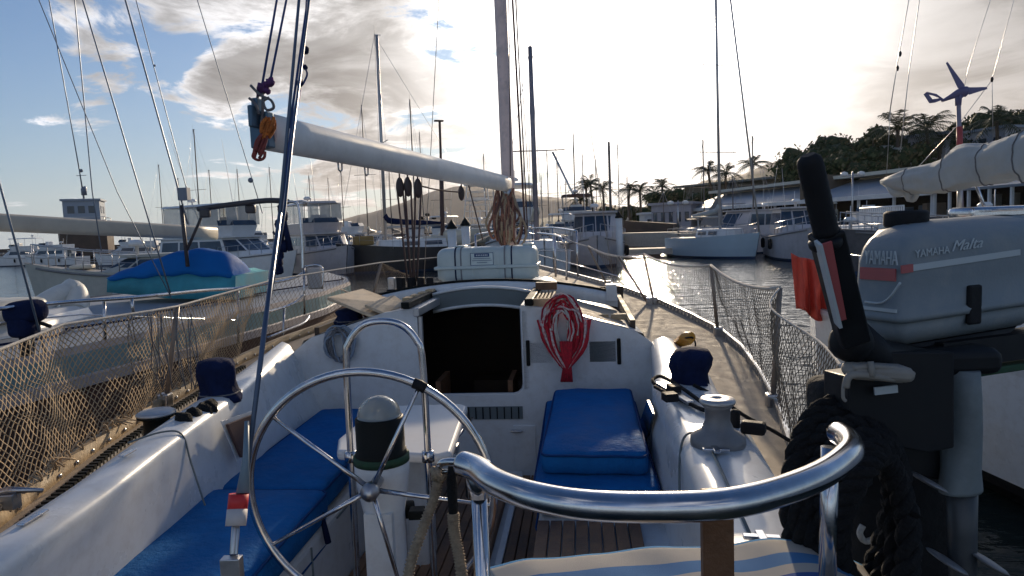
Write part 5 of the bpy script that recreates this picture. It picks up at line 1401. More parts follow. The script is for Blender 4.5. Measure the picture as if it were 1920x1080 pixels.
# black hulled boat with two masts
bh = sailboat('black hulled traditional sailing boat with white stripe and cream canvas covers', at_mast(722, 36, 9.5, R_(112), .22), R_(112), L=9.5, B=3.2, fb=1.25, mh=topz(706, 75, 36), hm=BLKH, cover=NAVY, md=.10, spread=1, stripe=(0, 12), sheer=.4, my=.22)
def part_on(root, mb, name, m):     # mb in the root's local coordinates
    ORG[root.name] = Vector((0, 0, 0)); return mb.build(name, m, root)
mb = MB(); mb.rbox((0, -2.6, 1.75), (2.0, 3.0, .9), .3); mb.rbox((0, -.5, 1.6), (1.5, 1.4, .5), .15); part_on(bh, mb, 'canvas_cover', CREAM)
mb = MB(); mb.rbox((0, 3.3, 1.75), (1.0, 1.0, .5), .1); part_on(bh, mb, 'deck_box', mat('ochre_box', (.28, .18, .06), .8))
mb = MB(); k_ = topz(758, 225, 36); mb.tube([(0, -1.1, 1.3), (0, -1.2, k_*.62)], .13, 8); mb.tube([(0, -1.2, k_*.62), (0, -1.25, k_)], .07, 8); mb.box((0, -1.2, k_), (.2, .5, .08)); mb.tube([(-1, -1.2, k_*.72), (1, -1.2, k_*.72)], .03, 5); part_on(bh, mb, 'mizzen_mast', MATS['brown_rope'])
DKM = mat('dark_spar', (.13, .115, .11), .6, .1)
FARS = [
 (1006, 27, 95, 979, 182, .085, 'sailing yacht whose tall grey mast stands just right of the main mast'),
 (1146, 60, 268, 1137, 185, .10, 'sailing yacht with thick grey mast rising above the cabin cruiser'),
 (780, 70, 190, 777, 175, .06, 'far sailing yacht with a slim mast behind the mainsheet blocks'),
 (376, 80, 245, 368, 160, .06, 'far sailing yacht mast above the sport fishing boat'),
 (399, 95, 320, 395, 160, .05, 'short far mast just right of the one above the sport fishing boat'),
 (306, 100, 310, 304, 160, .05, 'far sailing yacht with a thin mast left of the sport fishing boat'),
 (645, 90, 322, 640, 160, .05, 'far sailing yacht mast between the enclosed motor yacht and the black hull'),
 (1080, 75, 250, 1074, 180, .06, 'far sailing yacht with tall thin mast left of the palm cluster'),
 (1030, 85, 285, 1016, 180, .05, 'far sailing yacht mast right of the grey mast beside the main mast'),
 (1120, 90, 300, 1112, 180, .05, 'far sailing yacht mast in front of the palm cluster'),
 (1162, 80, 272, 1158, 180, .05, 'far sailing yacht mast just right of the thick grey mast'),
 (1321, 55, 265, 1320, 190, .045, 'sailing yacht with slim mast behind the blue-white yacht on its left'),
 (1413, 50, 258, 1413, 190, .045, 'sailing yacht with slim mast behind the white fishing boat'),
 (585, 90, 330, 580, 180, .05, 'far sailing yacht mast above the enclosed flybridge'),
 (452, 95, 318, 448, 180, .05, 'far sailing yacht mast under the boom end'),
 (735, 85, 295, 732, 170, .05, 'far sailing yacht mast between the two masts of the black hulled boat'),
 (1063, 100, 340, 1060, 180, .05, 'farthest short mast left of the palm cluster'),
 (690, 75, 200, 697, 175, .05, 'slim far mast just left of the black hulled boat'),
 (340, 90, 335, 339, 160, .045, 'thin short mast left of the tallest one over the sport fishing boat'),
 (512, 85, 315, 510, 170, .045, 'slim mast between the backstay and the enclosed flybridge'),
 (620, 100, 335, 617, 170, .045, 'thin short mast over the right end of the enclosed flybridge'),
 (830, 80, 300, 826, 180, .05, 'far mast between the mainsheet blocks and the tuna tower'),
 (912, 75, 290, 906, 180, .05, 'far mast just left of the main mast'),
 (1018, 95, 330, 1013, 185, .05, 'short far mast beside the tall grey mast'),
 (1048, 80, 300, 1041, 180, .05, 'thin far mast left of the leaning spar'),
 (1096, 95, 290, 1091, 180, .045, 'thin far mast over the left palm of the cluster'),
 (1178, 85, 330, 1175, 180, .045, 'short far mast over the slim palms'),
 (1245, 70, 360, 1243, 190, .045, 'short mast over the lilac building'),
 (1375, 60, 330, 1374, 190, .045, 'short mast between furled sail and single tall palm'),
 (795, 90, 250, 792, 178, .045, 'thin far mast right of the brown mizzen mast'),
]
for px, d, ty, tx, hd, md, lab in FARS:
    sailboat(lab, at_mast(px, d, 9, R_(hd)), R_(hd), L=9, B=3, fb=1.1, mh=topz(tx, ty, d), md=md*1.3, spread=1, cover=(NAVY, None, CREAM, GREY)[px % 4], group='sailing yachts moored in the distance', mm=mat('mast_%d' % px, (.28, .25, .27), .5, .2) if px == 1006 else DKM)
# small white inflatable on the neighbour's deck is added below; leaning derrick spars seen against the sky
mb = MB(); mb.tube([P(1104, 425, 60), P(1036, 285, 60)], .10, 6); mb.tube([P(1104, 425, 60), P(1104, 445, 60)], .1, 6)
tag(mb.build('derrick_spar', STEELD), 'dark spar leaning left above the boats in front of the palms', 'spar')
# ---- right background
by = sailboat('pale blue-white sailing yacht with furled foresail moored across the open water', at_mast(1350, 38, 7.2, R_(201), .05), R_(201), L=7.2, B=3.0, fb=1.15, mh=topz(1330, -260, 34), hm=WHB, md=.085, spread=3, furl=True, cover=SAILC, my=.05)
mb = MB(); mb.slab([Vector((0, .3, 3.6)), Vector((0, -1.5, 1.9)), Vector((0, -.2, 1.75)), Vector((0, .5, 1.8))], .12); part_on(by, mb, 'hanging_sail', GREY)
motor_boat('white wheelhouse fishing boat right behind the blue-white yacht', 'fishing boat', GP(1420, 42), R_(120), L=9.5, B=3.3, fb=1.3, hm=GRH, house=(-2.2, 2.6), hh=1.8, fly=False, ants=2, s=.85)
motor_boat('white motor boat with a grey side canopy moored left of the raised tiller', 'motor boat', GP(1500, 34), R_(168), L=8, B=3.0, fb=1.3, hm=GRH, house=(-2.4, 1.0), hh=1.4, fly=False, ants=1, top=GREY, s=.95)
motor_boat('small white open motor boat just right of the raised tiller', 'motor boat', GP(1595, 27), R_(150), L=5.5, B=2.1, fb=.9, house=(-.9, .4), hh=.6, fly=False, ants=0)
motor_boat('dark grey motor boat with a long raked bow behind the outboard cowl', 'motor boat', GP(1790, 24), R_(98), L=9.5, B=2.9, fb=1.25, hm=GUN, house=(-2.6, .6), hh=.6, fly=False, ants=0, sheer=.4)
motor_boat('white motor boat with cream canopy among the boats left of the tiller', 'motor boat', GP(1548, 46), R_(175), L=8, B=2.8, fb=1.2, house=(-2.4, 1.0), hh=1.2, ants=1, top=CREAM, s=.7)
motor_boat('white cabin boat moored against the pavilion beyond the dark grey boat', 'motor boat', GP(1630, 40), R_(160), L=8, B=2.8, fb=1.2, house=(-2.4, 1.0), hh=1.2, ants=1, hardtop=False, s=.75)
# pontoons and piles
def pontoon(px0, d0, px1, d1, w, lab, z=.55):
    a, b = GP(px0, d0), GP(px1, d1); dr = (b-a).normalized(); nr = Vector((-dr.y, dr.x, 0))*w/2
    r = thing('pontoon', lab, 'pontoon', ((a+b)/2)[:])
    mb = MB(); mb.hexa([a-nr+zz*.2, b-nr+zz*.2, b+nr+zz*.2, a+nr+zz*.2, a-nr+zz*z, b-nr+zz*z, b+nr+zz*z, a+nr+zz*z]); mb.build('deck', mat('pale_pontoon_deck', (.48, .44, .38), .8, var=.15) if 'pale_pontoon_deck' not in MATS else MATS['pale_pontoon_deck'], r)
    mb = MB(); n_ = max(2, int((b-a).length/2.5))
    for i in range(n_+1): q = a.lerp(b, i/n_); mb.box((q.x, q.y, .05), (w*.9, .8, .5), rz=math.atan2(dr.y, dr.x)+math.pi/2)
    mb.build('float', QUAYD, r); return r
pontoon(1160, 42, 1292, 41, 2.0, 'low pale pontoon left of the blue-white yacht')
pontoon(1160, 60, 1290, 52, 2.2, 'pale walkway along the dark quay wall above the lower pontoon', 1.35)
mb = MB(); a, b = GP(1165, 64), GP(1262, 58)
mb.hexa([a, b, b+Vector((2, 6, 0)), a+Vector((0, 6, 0)), a+zz*2.5, b+zz*2.0, b+Vector((2, 6, 2.0)), a+Vector((0, 6, 2.5))])
tag(mb.build('wharf_wall', BROWN), 'dark brown wharf wall behind the pale walkway', 'wall')
def pile(px, d, h, lab):
    r = thing('mooring_pile', lab, 'mooring pile', GP(px, d)[:], 'white mooring piles with pointed caps')
    c = GP(px, d); mb = MB(); mb.tube([c+zz*-.3, c+zz*h], .16, 14); mb.build('post', WH2, r)
    mb = MB(); mb.lathe(c+zz*h, [(.20, 0), (.20, .04), (.001, .35)], 14); mb.build('cap', CHAR, r)
pile(847, 24, 2.15, 'white mooring pile with black pointed cap, left one of the pair behind the life raft')
pile(873, 25, 2.25, 'white mooring pile with black pointed cap nearer the main mast')
pile(1161, 33, 2.4, 'white mooring pile with dark cap beside the cabin cruiser')
# street lamps
def lamp(px, py, d, n, lab):
    r = thing('street_lamp', lab, 'street lamp', GP(px, d, 1.1)[:], 'quayside lamps'); c = GP(px, d, 1.1); h = P(px, py, d).z-1.1
    mb = MB(); mb.tube([c, c+zz*h], [.08, .05], 8); mb.tube([c+zz*(h-.25)+Vector((-.6, 0, 0)), c+zz*(h-.25)+Vector((.6, 0, 0))], .03, 5); mb.build('post', STEELD, r)
    for x in ([-.6, 0, .6] if n == 3 else [-.55, .55]):
        mb = MB(); mb.lathe(c+zz*(h-.3)+Vector((x, 0, 0 if x else .3)), [(.05, .3), (.22, .22), (.24, .05), (.12, -.02), (.001, -.03)], 12); mb.build('lamp_head', WH2 if n == 2 else CHAR, r)
lamp(803, 405, 62, 3, 'quayside lamp with three dark heads behind the black hulled boat')
lamp(1272, 376, 50, 2, 'lamp post with two white heads left of the blue-white yacht')
lamp(1598, 322, 44, 2, 'lamp post with two white heads by the pavilion eave right of the tiller')
# control tower on the breakwater
tw_ = thing('control_tower', 'small white harbour control tower with dark windows on a brown brick base', 'tower', GP(160, 105, .8)[:])
c = GP(162, 105); aa = R_(22)
mb = MB(); mb.box(c+zz*2.7, (6.4, 6, 4.6), rz=aa); mb.build('base', BROWN, tw_)
mb = MB(); mb.box(c+zz*7.2, (4.9, 4.6, 3.6), rz=aa); mb.box(c+zz*5.2, (6.2, 5.9, .3), rz=aa); mb.box(c+zz*9.1, (5.4, 5.1, .3), rz=aa); cb_ = mb.build('cab', mat('blue_grey_render', (.28, .33, .40), .7, var=.06), tw_)
mb = MB(); M_ = Matrix.Rotation(aa, 3, 'Z')
for x in (-1.4, 0, 1.4): mb.box(c+M_ @ Vector((x, -2.33, 7.6)), (.9, .06, 1.1), rz=aa)
for y in (-1.2, .8): mb.box(c+M_ @ Vector((2.48, y, 7.6)), (.06, .9, 1.1), rz=aa)
mb.build('window', GLASSB, tw_)
mb = MB(); pts = [c+M_ @ Vector((x, y, 5.4)) for x, y in ((-3, -2.9), (3, -2.9), (3, 2.9), (-3, 2.9))]
for h in (.5, 1.0): mb.tube([p+zz*h for p in pts], .05, 5, closed=True)
for p in pts: mb.tube([p, p+zz*1.0], .05, 5)
mb.tube([c+zz*9.2, c+zz*15+Vector((-.3, 0, 0))], .08, 5); mb.tube([c+zz*13+Vector((-.8, 0, 0)), c+zz*13+Vector((.8, 0, 0))], .05, 5); mb.blob(c+zz*11+Vector((.3, 0, 0)), .35, 8, 6)
mb.build('railing_and_mast', STEELD, tw_)
for k, (px, d, hh_, w) in enumerate([(40, 98, 3.4, 9), (95, 100, 2.6, 7), (250, 96, 3.2, 9)]):
    r = motor_boat(['low white boats cluttering the far left quay, leftmost', 'white boat left of the control tower base', 'white workboat right of the control tower base'][k], 'motor boat', GP(px, 78-6*k), R_((95, 80, 110)[k]), L=10, B=3.2, fb=1.3, house=(-3, 2), hh=1.2, ants=2, hardtop=k != 1, s=.72)
# ================================================================= port-hand neighbour
NA = thing('neighbouring_yacht', 'pale yacht close to port with steel rails, cream boom and brown lower hull', 'sailing yacht', (-4.0, 6, 0))
AX = Vector((.165, .986, 0)); AS = Vector((.986, -.165, 0)); AO = Vector((-4.15, 6.2, 0))
NT = [(-6, 1.05), (-4.5, 1.30), (-3, 1.50), (-1, 1.62), (.5, 1.66), (2, 1.60), (3.5, 1.30), (4.6, .8), (5.6, .1)]
def AP(u, v, z): return AO+AS*u+AX*v+zz*z
mb = MB()
vs_ = [-6+11.6*i/40 for i in range(41)]
prof = [(1.0, 1.40, 3), (1.005, 1.35, 3), (1.0, 1.20, 1), (1.01, 1.19, 0), (1.01, 1.12, 0), (.985, 1.11, 2), (.96, .6, 2), (.88, .05, 2), (.5, -.3, 2), (0, -.4, 2)]
for sg in (1, -1):
    for a, b in zip(vs_, vs_[1:]):
        for (k0, z0, m0), (k1, z1, m1) in zip(prof, prof[1:]):
            wa, wb = itp(NT, a), itp(NT, b)
            q = [AP(sg*wa*k0, a, z0), AP(sg*wb*k0, b, z0), AP(sg*wb*k1, b, z1), AP(sg*wa*k1, a, z1)]
            mb.mt(m1).add(q, [(0, 1, 2, 3)], True)
TEALH = mat('sea_green_hull_band', (.20, .33, .34), .25, var=.2, scale=1.2, dirt=(.4, .42, .4), dscale=2, damt=.5)
PNK = mat('pinkish_white_hull', (.42, .37, .36), .4, var=.08, scale=2)
mb.build('hull', [PNK, TEALH, ANTB, PNK], NA)
mb = MB(); mb.loft([[AP(-itp(NT, v)*.99, v, 1.385), AP(0, v, 1.42), AP(itp(NT, v)*.99, v, 1.385)] for v in vs_][::-1], ring=False, smooth=True); mb.build('deck', mat('grey_deck_near', (.26, .29, .33), .7, var=.1, scale=3, dirt=(.2, .18, .17), dscale=3, damt=.4), NA)
mb = MB()
b_ = [(-.9, -3.2), (.9, -3.2), (1.0, .5), (.7, 2.4), (-.7, 2.4), (-1.0, .5)]
mb.loft([[AP(x-.25, y*.6-1.6, z) for x, y in [(p[0]*k, p[1]*k2) for p in b_]] for z, k, k2 in ((1.4, 1, 1), (1.50, .93, .98), (1.53, .85, .96))], True, True, False); mb.build('coachroof', WH, NA, bevel=.03)
mb = MB(); mb.rbox(AP(.2, -1.6, 1.60), (1.2, 1.2, .16), .06, rz=-.165); mb.build('hatch', CREAM, NA)
mb = MB()   # rails on the side facing us
t0, t1 = [P(-60, 584, 3.8), P(0, 579, 3.95), P(130, 566, 4.4), P(260, 557, 4.8), P(380, 545, 5.5), P(440, 541, 5.9), P(500, 532, 6.2), P(545, 523, 6.5), P(568, 512, 6.7), P(571, 500, 6.75)], [P(494, 587, 5.9), P(530, 577, 6.2), P(555, 566, 6.4), P(570, 553, 6.6)]
mb.tube(spl(t0, 4), .0135, 10); mb.tube(spl(t1, 4), .012, 8)
mb.tube(spl([P(500, 634, 5.6), P(540, 618, 5.9), P(570, 605, 6.2), P(580, 592, 6.4)], 4), .012, 8)
for (x0, y0, d0), (x1, y1, d1) in [((446, 540, 5.9), (447, 655, 5.9)), ((533, 578, 6.2), (530, 640, 6.1)), ((570, 500, 6.7), (571, 590, 6.7)), ((247, 558, 4.75), (250, 590, 4.75)), ((195, 560, 4.6), (197, 640, 4.6)), ((60, 574, 4.1), (62, 665, 4.1))]:
    mb.tube([P(x0, y0, d0), P(x1, y1, d1)], .011, 8)
mb.tube(spl([P(568, 512, 6.7), P(566, 450, 6.7), P(560, 390, 6.7), P(552, 379, 6.7), P(535, 378, 6.7)], 4), .014, 8); mb.tube([P(577, 380, 6.8), P(566, 377, 6.8), P(540, 380, 6.75)], .012, 8)
mb.tube(spl([P(572, 500, 6.7), P(595, 497, 6.7), P(606, 508, 6.7), P(604, 542, 6.7)], 4), .010, 8)
mb.tube([P(0, 605, 4.2), P(150, 590, 4.8), P(440, 600, 6)], .005, 6)
mb.build('guard_rail', STEEL, NA)
mb = MB(); mb.rbox(P(590, 522, 6.75), (.15, .05, .22), .04); mb.build('cockpit_cushion', mat('grey_white_pad', (.42, .42, .43), .7), NA)
NB0, NB1 = P(-330, 400, 4.6), P(402, 438, 8.0)
mb = MB(); d_ = (NB1-NB0).normalized(); s_ = d_.cross(zz).normalized(); u_ = s_.cross(d_)
mb.loft([[NB0.lerp(NB1, k/12)+(s_*math.copysign(abs(math.cos(a))**.6, math.cos(a))*.06+u_*math.copysign(abs(math.sin(a))**.6, math.sin(a))*.078) for a in [2*math.pi*i/20 for i in range(20)]] for k in range(13)], True, True); mb.build('boom', mat('cream_boom', (.50, .46, .38), .45, var=.08, dirt=(.34, .30, .25), damt=.4), NA)
mb = MB()
nm = NB0+Vector((0, -.3, 0)); mb.tube([Vector((nm.x, nm.y, 1.4)), Vector((nm.x-.2, nm.y, 12.5))], .075, 12); mb.build('mast', ALU, NA)
mb = MB()
ST = [((73, 0), (220, 360), (322, 560), 5.0, .0035), ((92, 0), (130, 213), (158, 372), 5.2, .004), ((140, 0), (173, 360), (190, 470), 5.4, .0045), ((155, 0), (263, 360), (320, 552), 5.0, .0055),
      ((235, 0), (335, 357), (352, 420), 7.0, .009), ((255, 0), (348, 347), (352, 370), 7.2, .005), ((370, 0), (467, 317), (492, 400), 7.5, .005), ((-93, 0), (0, 347), (85, 663), 4.0, .0065), ((388, -40), (240, 420), (242, 425), 0, 0)]
for a, b, c, d, r_ in ST:
    if d == 0: continue
    e = (a[0]-(b[0]-a[0])*2.2, a[1]-(b[1]-a[1])*2.2)
    mb.tube([P(*c, d), P(*b, d), P(*a, d*1.0), P(*e, d)], r_, 6)
mb.build('stay', mat('blue_grey_wire', (.12, .16, .22), .4, .4), NA)
mb = MB()
for x, y, d, r_ in ((470, 338, 7.5, .03), (152, 320, 5.2, .014), (290, 123, 7.1, .012)): mb.blob(P(x, y, d), r_, 10, 7, .1)
mb.box(P(345, 364, 7.0), (.10, .08, .13)); mb.lathe(P(158, 366, 5.2), [(.02, 0), (.02, .05), (.01, .06)], 8)
mb.build('radar_reflector', mat('blue_grey_box', (.16, .19, .24), .5), NA)
mb = MB()
for i in range(8):
    v = -4+i*1.0; mb.tube(spl([AP(.9, v, 1.42), AP(1.1+.1*math.sin(i), v+.5, 1.43), AP(.95, v+1.0, 1.42)], 4), .009, 6)
mb.tube(spl([P(80, 640, 5), P(110, 650, 5.2), P(200, 655, 5.6), P(320, 640, 6)], 5), .008, 6); mb.build('deck_line', NAVY, NA)
mb = MB(); mb.tube([P(545, 470, 6.6), P(525, 385, 6.6)], .03, 8); 
for k in range(9): mb.blob(P(527+rnd.uniform(-5, 5), 392+k*14, 6.6), (.045, .045, .06), 8, 6, .4, 3, k)
mb.build('furled_flag', NAVY, NA)
mb = MB(); mb.tube(spl([P(372, 392, 7), P(430, 384, 6.9), P(500, 376, 6.8), P(540, 378, 6.7)], 4), .028, 8); mb.tube([P(380, 400, 7), P(372, 420, 7), P(350, 470, 7)], .015, 6); mb.tube([P(340, 385, 7), P(352, 500, 7)], .02, 6)
for x, y in ((385, 400), (470, 392)): mb.rbox(P(x, y, 6.9), (.10, .07, .09), .02)
mb.build('gantry', mat('dark_tube', (.05, .045, .05), .5), NA)
# outboard under navy cover on its rail
oc = thing('covered_outboard', 'outboard motor under a navy cover on the neighbouring rail at far left', 'outboard motor', P(50, 650, 4.1)[:])
mb = MB(); mb.rbox(P(48, 585, 4.1), (.24, .16, .15), .06, M=Matrix.Rotation(-.1, 3, 'Y')); mb.rbox(P(45, 612, 4.1), (.15, .14, .14), .04); mb.build('cover', NAVY, oc, subsurf=1)
mb = MB(); mb.tube([P(45, 620, 4.1), P(50, 690, 4.1)], .03, 10); mb.tube([P(60, 600, 4.1), P(95, 612, 4.1)], .012, 6); mb.build('leg', OBD, oc)
mb = MB(); mb.tube(spl([P(60, 585, 5.6), P(95, 560, 5.8), P(130, 545, 6.0), P(142, 560, 6.0), P(138, 585, 5.9)], 5), [.08]*10+[.11]*11, 12)
tag(mb.build('inflatable_tube', mat('white_hypalon', (.62, .62, .58), .5)), 'white inflatable bow on the neighbouring deck right of the covered outboard', 'inflatable')
# covered dinghy
dg_ = thing('covered_dinghy', 'dinghy on the neighbouring foredeck under a blue tarpaulin over a teal cover', 'dinghy', (P(320, 560, 7.2))[:])
S = []; S2 = []
for k in range(17):
    t_ = k/16; px = lerp(200, 441, t_)
    top = itp([(0, 518), (.2, 500), (.45, 478), (.65, 464), (.85, 466), (.95, 474), (1, 488)], t_); mid = itp([(0, 530), (.3, 524), (.6, 518), (.9, 524), (1, 524)], t_)+3*math.sin(k*1.7); lo = itp([(0, 548), (.5, 560), (1, 562)], t_)
    a, b, c_ = P(px, top, 7.3), P(px, mid, 7.1), P(px, lo, 7.0)
    w = .55*math.sin(math.pi*(.15+.7*t_))+.1
    S.append([a+Vector((0, -.02, -.03*math.sin(k*2))), a+Vector((0, w*-.3, -.03)), b+Vector((0, -.04, .06)), b+Vector((0, -.03, 0)), b+Vector((0, .3, 0)), a+Vector((.02, w+.3, -.25)), a+Vector((0, w*.5, -.02))])
    S2.append([b+Vector((0, .02, .05)), c_+Vector((0, 0, 0)), c_+Vector((0, .9, 0)), b+Vector((0, 1.0, .05))])
mb = MB(); mb.loft(S, True, True, True); mb.build('tarpaulin', TARP, dg_, subsurf=1)
mb = MB(); mb.loft(S2, True, True, True); mb.build('boat_cover', TEAL, dg_)
# ================================================================= starboard neighbour
NB = thing('neighbouring_yacht', 'white yacht close to starboard with its mainsail under a pale grey sail cover', 'sailing yacht', (4.7, 4, 0))
BX = Vector((.08, -.997, 0)); BS = Vector((-.997, -.08, 0)); BO = Vector((4.55, 7.9, 0))      # origin at its transom, BX to its bow, BS to its side facing us
BT = [(0, 1.05), (.5, 1.28), (1.2, 1.45), (3, 1.6), (5, 1.6), (7.5, 1.1), (10, .05)]
def BP(u, v, z): return BO+BS*u+BX*v+zz*z
vs_ = [10*i/36 for i in range(37)]
mb = MB()
for sg in (1, -1):
    for a, b in zip(vs_, vs_[1:]):
        pr = [(1.0, 1.08, 0), (1.01, 1.04, 0), (1.0, .98, 0), (.985, .6, 0), (.95, .22, 0), (.93, .14, 1), (.6, -.3, 1), (0, -.4, 1)]
        for (k0, z0, m0), (k1, z1, m1) in zip(pr, pr[1:]):
            wa, wb = itp(BT, a), itp(BT, b)
            mb.mt(m1).add([BP(sg*wa*k0, a, z0), BP(sg*wb*k0, b, z0), BP(sg*wb*k1, b, z1), BP(sg*wa*k1, a, z1)], [(0, 1, 2, 3)], True)
mb.mt(0).add([BP(1.05, 0, 1.08), BP(1.0, .0, .2), BP(-1.0, 0, .2), BP(-1.05, 0, 1.08)], [(0, 1, 2, 3)])
mb.build('hull', [WH, BLK], NB)
mb = MB(); mb.loft([[BP(-itp(BT, v), v, 1.07), BP(0, v, 1.12), BP(itp(BT, v), v, 1.07)] for v in vs_], ring=False, smooth=True); mb.build('deck', DKG, NB)
mb = MB()
b_ = [(-.95, 1.6), (.95, 1.6), (1.0, 5), (.5, 7.3), (-.5, 7.3), (-1.0, 5)]
mb.loft([[BP(x*k, y, z) for x, y in b_] for z, k in ((1.08, 1), (1.45, .95), (1.55, .86))], True, True, False); mb.build('coachroof', WH, NB, bevel=.03)
mb = MB(); mb.tube(spl([P(1790, 420, 6.5), P(1830, 398, 6.5), P(1925, 392, 6.2)], 4), .012, 6); mb.rbox(P(1870, 398, 6.6), (.9, .3, .12), .04, rz=.2)
for v in (.3, 1.6, 3.0): mb.tube([BP(itp(BT, v)-.05, v, 1.08), BP(itp(BT, v)-.05, v, 1.68)], .0125, 8)
mb.tube([BP(itp(BT, v)-.05, v, 1.68) for v in (.3, 1.6, 3.0, 5.0)], .006, 6)
mb.tube([P(1828, 340, 6.8), P(1850, 400, 6.8)], .016, 8)
mb.build('guard_rail', STEEL, NB)
# boom with bunched sail under cover
S = []
for k in range(25):
    t_ = k/24; px = lerp(1664, 2010, t_); d = 1/lerp(1/8.0, 1/5.3, t_)
    tp_ = itp([(0, 332), (.10, 318), (.3, 300), (.36, 276), (.55, 268), (.74, 248), (1, 210)], t_); bt_ = itp([(0, 350), (.12, 362), (.3, 362), (.45, 352), (.6, 340), (.8, 335), (1, 335)], t_)
    a, b = P(px, tp_, d), P(px, bt_, d); c = (a+b)/2; hz_ = (a-b).length/2
    ring = []
    for i in range(44):
        an = 2*math.pi*i/44
        w = 1+.16*noise.noise(Vector((math.cos(an)*2, math.sin(an)*2, k*.45)))+.10*abs(math.sin(an*4+k*.5+2*noise.noise(Vector((an, k*.3, 0)))))-.05
        ring.append(c+Vector((math.cos(an)*(.10+.05*t_)*w, -.02, math.sin(an)*hz_*w*(1.0))))
    S.append(ring)
mb = MB(); mb.loft(S, True, True, True)
mb.tube(spl([P(1668, 345, 7.9), P(1680, 362, 7.8), P(1700, 358, 7.75), P(1712, 375, 7.7), P(1720, 362, 7.6)], 4), [.05]*8+[.06]*4+[.03]*5, 8)
mb.build('sail_cover', SAILC, NB)
for kk in (3, 8, 13, 18):
    cc_ = sum(S[kk], Vector())/44; q = MB(); q.tube([cc_+(p-cc_)*1.02 for p in S[kk]], .007, 5, closed=True); q._build('sail_tie', ROPEG, NB)
mb = MB(); a, b = P(1664, 341, 8.0).lerp(P(2010, 272, 5.3), .06), P(2010, 272, 5.3); mb.tube([a, b, b+(b-a)*.4], .055, 10); mb.tube([b+(b-a)*.4+zz*-1.2, b+(b-a)*.4+zz*9], .08, 12); mb.tube([P(1800, 350, 7.0), P(1798, 395, 7.0)], .025, 8); mb.build('boom', ALU, NB)
mb = MB()
for a, b, c, d, r_ in [((1704, 0), (1684, 110), (1666, 225), 7.0, .005), ((1724, 0), (1705, 130), (1688, 285), 7.0, .0045), ((1857, 0), (1815, 130), (1800, 200), 7.5, .0035), ((1901, 0), (1860, 150), (1862, 260), 7.5, .0035), ((1860, 150), (1800, 230), (1715, 320), 7.5, .0035), ((1684, 110), (1670, 200), (1662, 330), 7.0, .003)]:
    pts = [P(*c, d), P(*b, d), P(*a, d)]
    if a[1] == 0: e = (a[0]+(a[0]-b[0])*6, -(b[1]-a[1])*6); pts.append(P(*e, d))
    mb.tube(pts, r_, 6)
mb.build('stay', STEELD, NB)
mb = MB()
for x, y in ((1688, 101), (1683, 128), (1860, 149)): mb.blob(P(x, y, 7.0), (.015, .015, .03), 8, 6, .2)
mb.build('insulator', BLK, NB)
# ensign on a leaning staff at its quarter
fl = thing('ensign', 'faded red flag hanging limp from a pale staff beside the raised tiller', 'flag', P(1575, 600, 7.0)[:])
mb = MB(); mb.tube([P(1590, 640, 6.9), P(1528, 430, 7.2)], .014, 8); mb.build('staff', ALU, fl)
rows = []
for j in range(19):
    f = j/18; row = []
    for i in range(25):
        g = i/24
        xl = itp([(0, 1483), (.5, 1490), (1, 1494)], f); xr = itp([(0, 1542), (1, 1562)], f); yt = itp([(0, 474), (.25, 482), (.5, 484), (1, 492)], g); yb = itp([(0, 580), (.4, 592), (.75, 600), (1, 596)], g)
        p = P(lerp(xl, xr, g), lerp(yt, yb, f), 7.1); w_ = (.35+.65*f)*(.085*math.sin(g*15+f*2.2+1.5*noise.noise(Vector((g*2, f*2, 1))))+.03*math.sin(g*37+f*5)); p.y += w_; p.x += w_*.25; p.z += .03*math.sin(g*9)*f
        row.append(p)
    rows.append(row)
mb = MB(); mb.loft(rows, ring=False, smooth=True); mb.build('cloth', RED, fl, solid=.004)
# wind generator
wg = thing('wind_generator', 'small mauve wind generator with three blades and swept tail on a pole at upper right', 'wind generator', P(1800, 400, 7.4)[:])
WGM = mat('mauve_grey_plastic', (.12, .11, .22), .45, var=.1)
mb = MB(); mb.tube([P(1803, 420, 7.4), P(1797, 192, 7.4)], .024, 10); mb.build('pole', mat('lilac_pole', (.24, .22, .28), .5), wg)
mb = MB(); mb.tube([P(1800, 300, 7.4), P(1799, 238, 7.4)], .032, 10); mb.build('pole_sleeve', mat('dusty_red_sleeve', (.35, .06, .06), .6), wg)
hb_ = P(1808, 172, 7.35)
mb = MB(); mb.tube(spl([P(1765, 190, 7.5), P(1780, 183, 7.45), P(1795, 176, 7.4), P(1808, 172, 7.35), P(1817, 172, 7.33)], 4), [.012, .015, .018, .022, .026, .03, .035, .04, .046, .05, .052, .054, .056, .058, .054, .04, .02], 12)
mb.lathe(P(1797, 186, 7.4)-zz*.07, [(.03, 0), (.035, .08), (.03, .1)], 12); mb.build('nacelle', WGM, wg)
mb = MB()
def plate(pts, d, th): mb.slab([P(x, y, d) for x, y in pts], th)
plate([(1770, 186), (1754, 192), (1744, 193), (1748, 186), (1762, 184)][::-1], 7.5, .015); plate([(1744, 193), (1733, 176), (1738, 173), (1752, 190)][::-1], 7.5, .015); plate([(1733, 176), (1738, 172), (1756, 176), (1770, 186), (1764, 184), (1752, 179), (1740, 176)][::-1], 7.5, .014)
mb.build('tail', WGM, wg)
def blade(tip, w0=.05):
    m_ = MB(); t_ = P(*tip, 7.33); d = (t_-hb_).normalized(); x = d.cross(FW).normalized()
    m_.loft([[hb_+d*L_*(t_-hb_).length+x*w*a+FW*b*w*.25 for a, b in ((-1, 0), (0, .5), (1, 0), (0, -.5))] for L_, w in ((.06, .02), (.2, .042), (.5, .030), (1.0, .012))], True, True, False); m_.build('blade', WGM, wg)
for tip in ((1775, 117), (1851, 165), (1800, 184)): blade(tip)
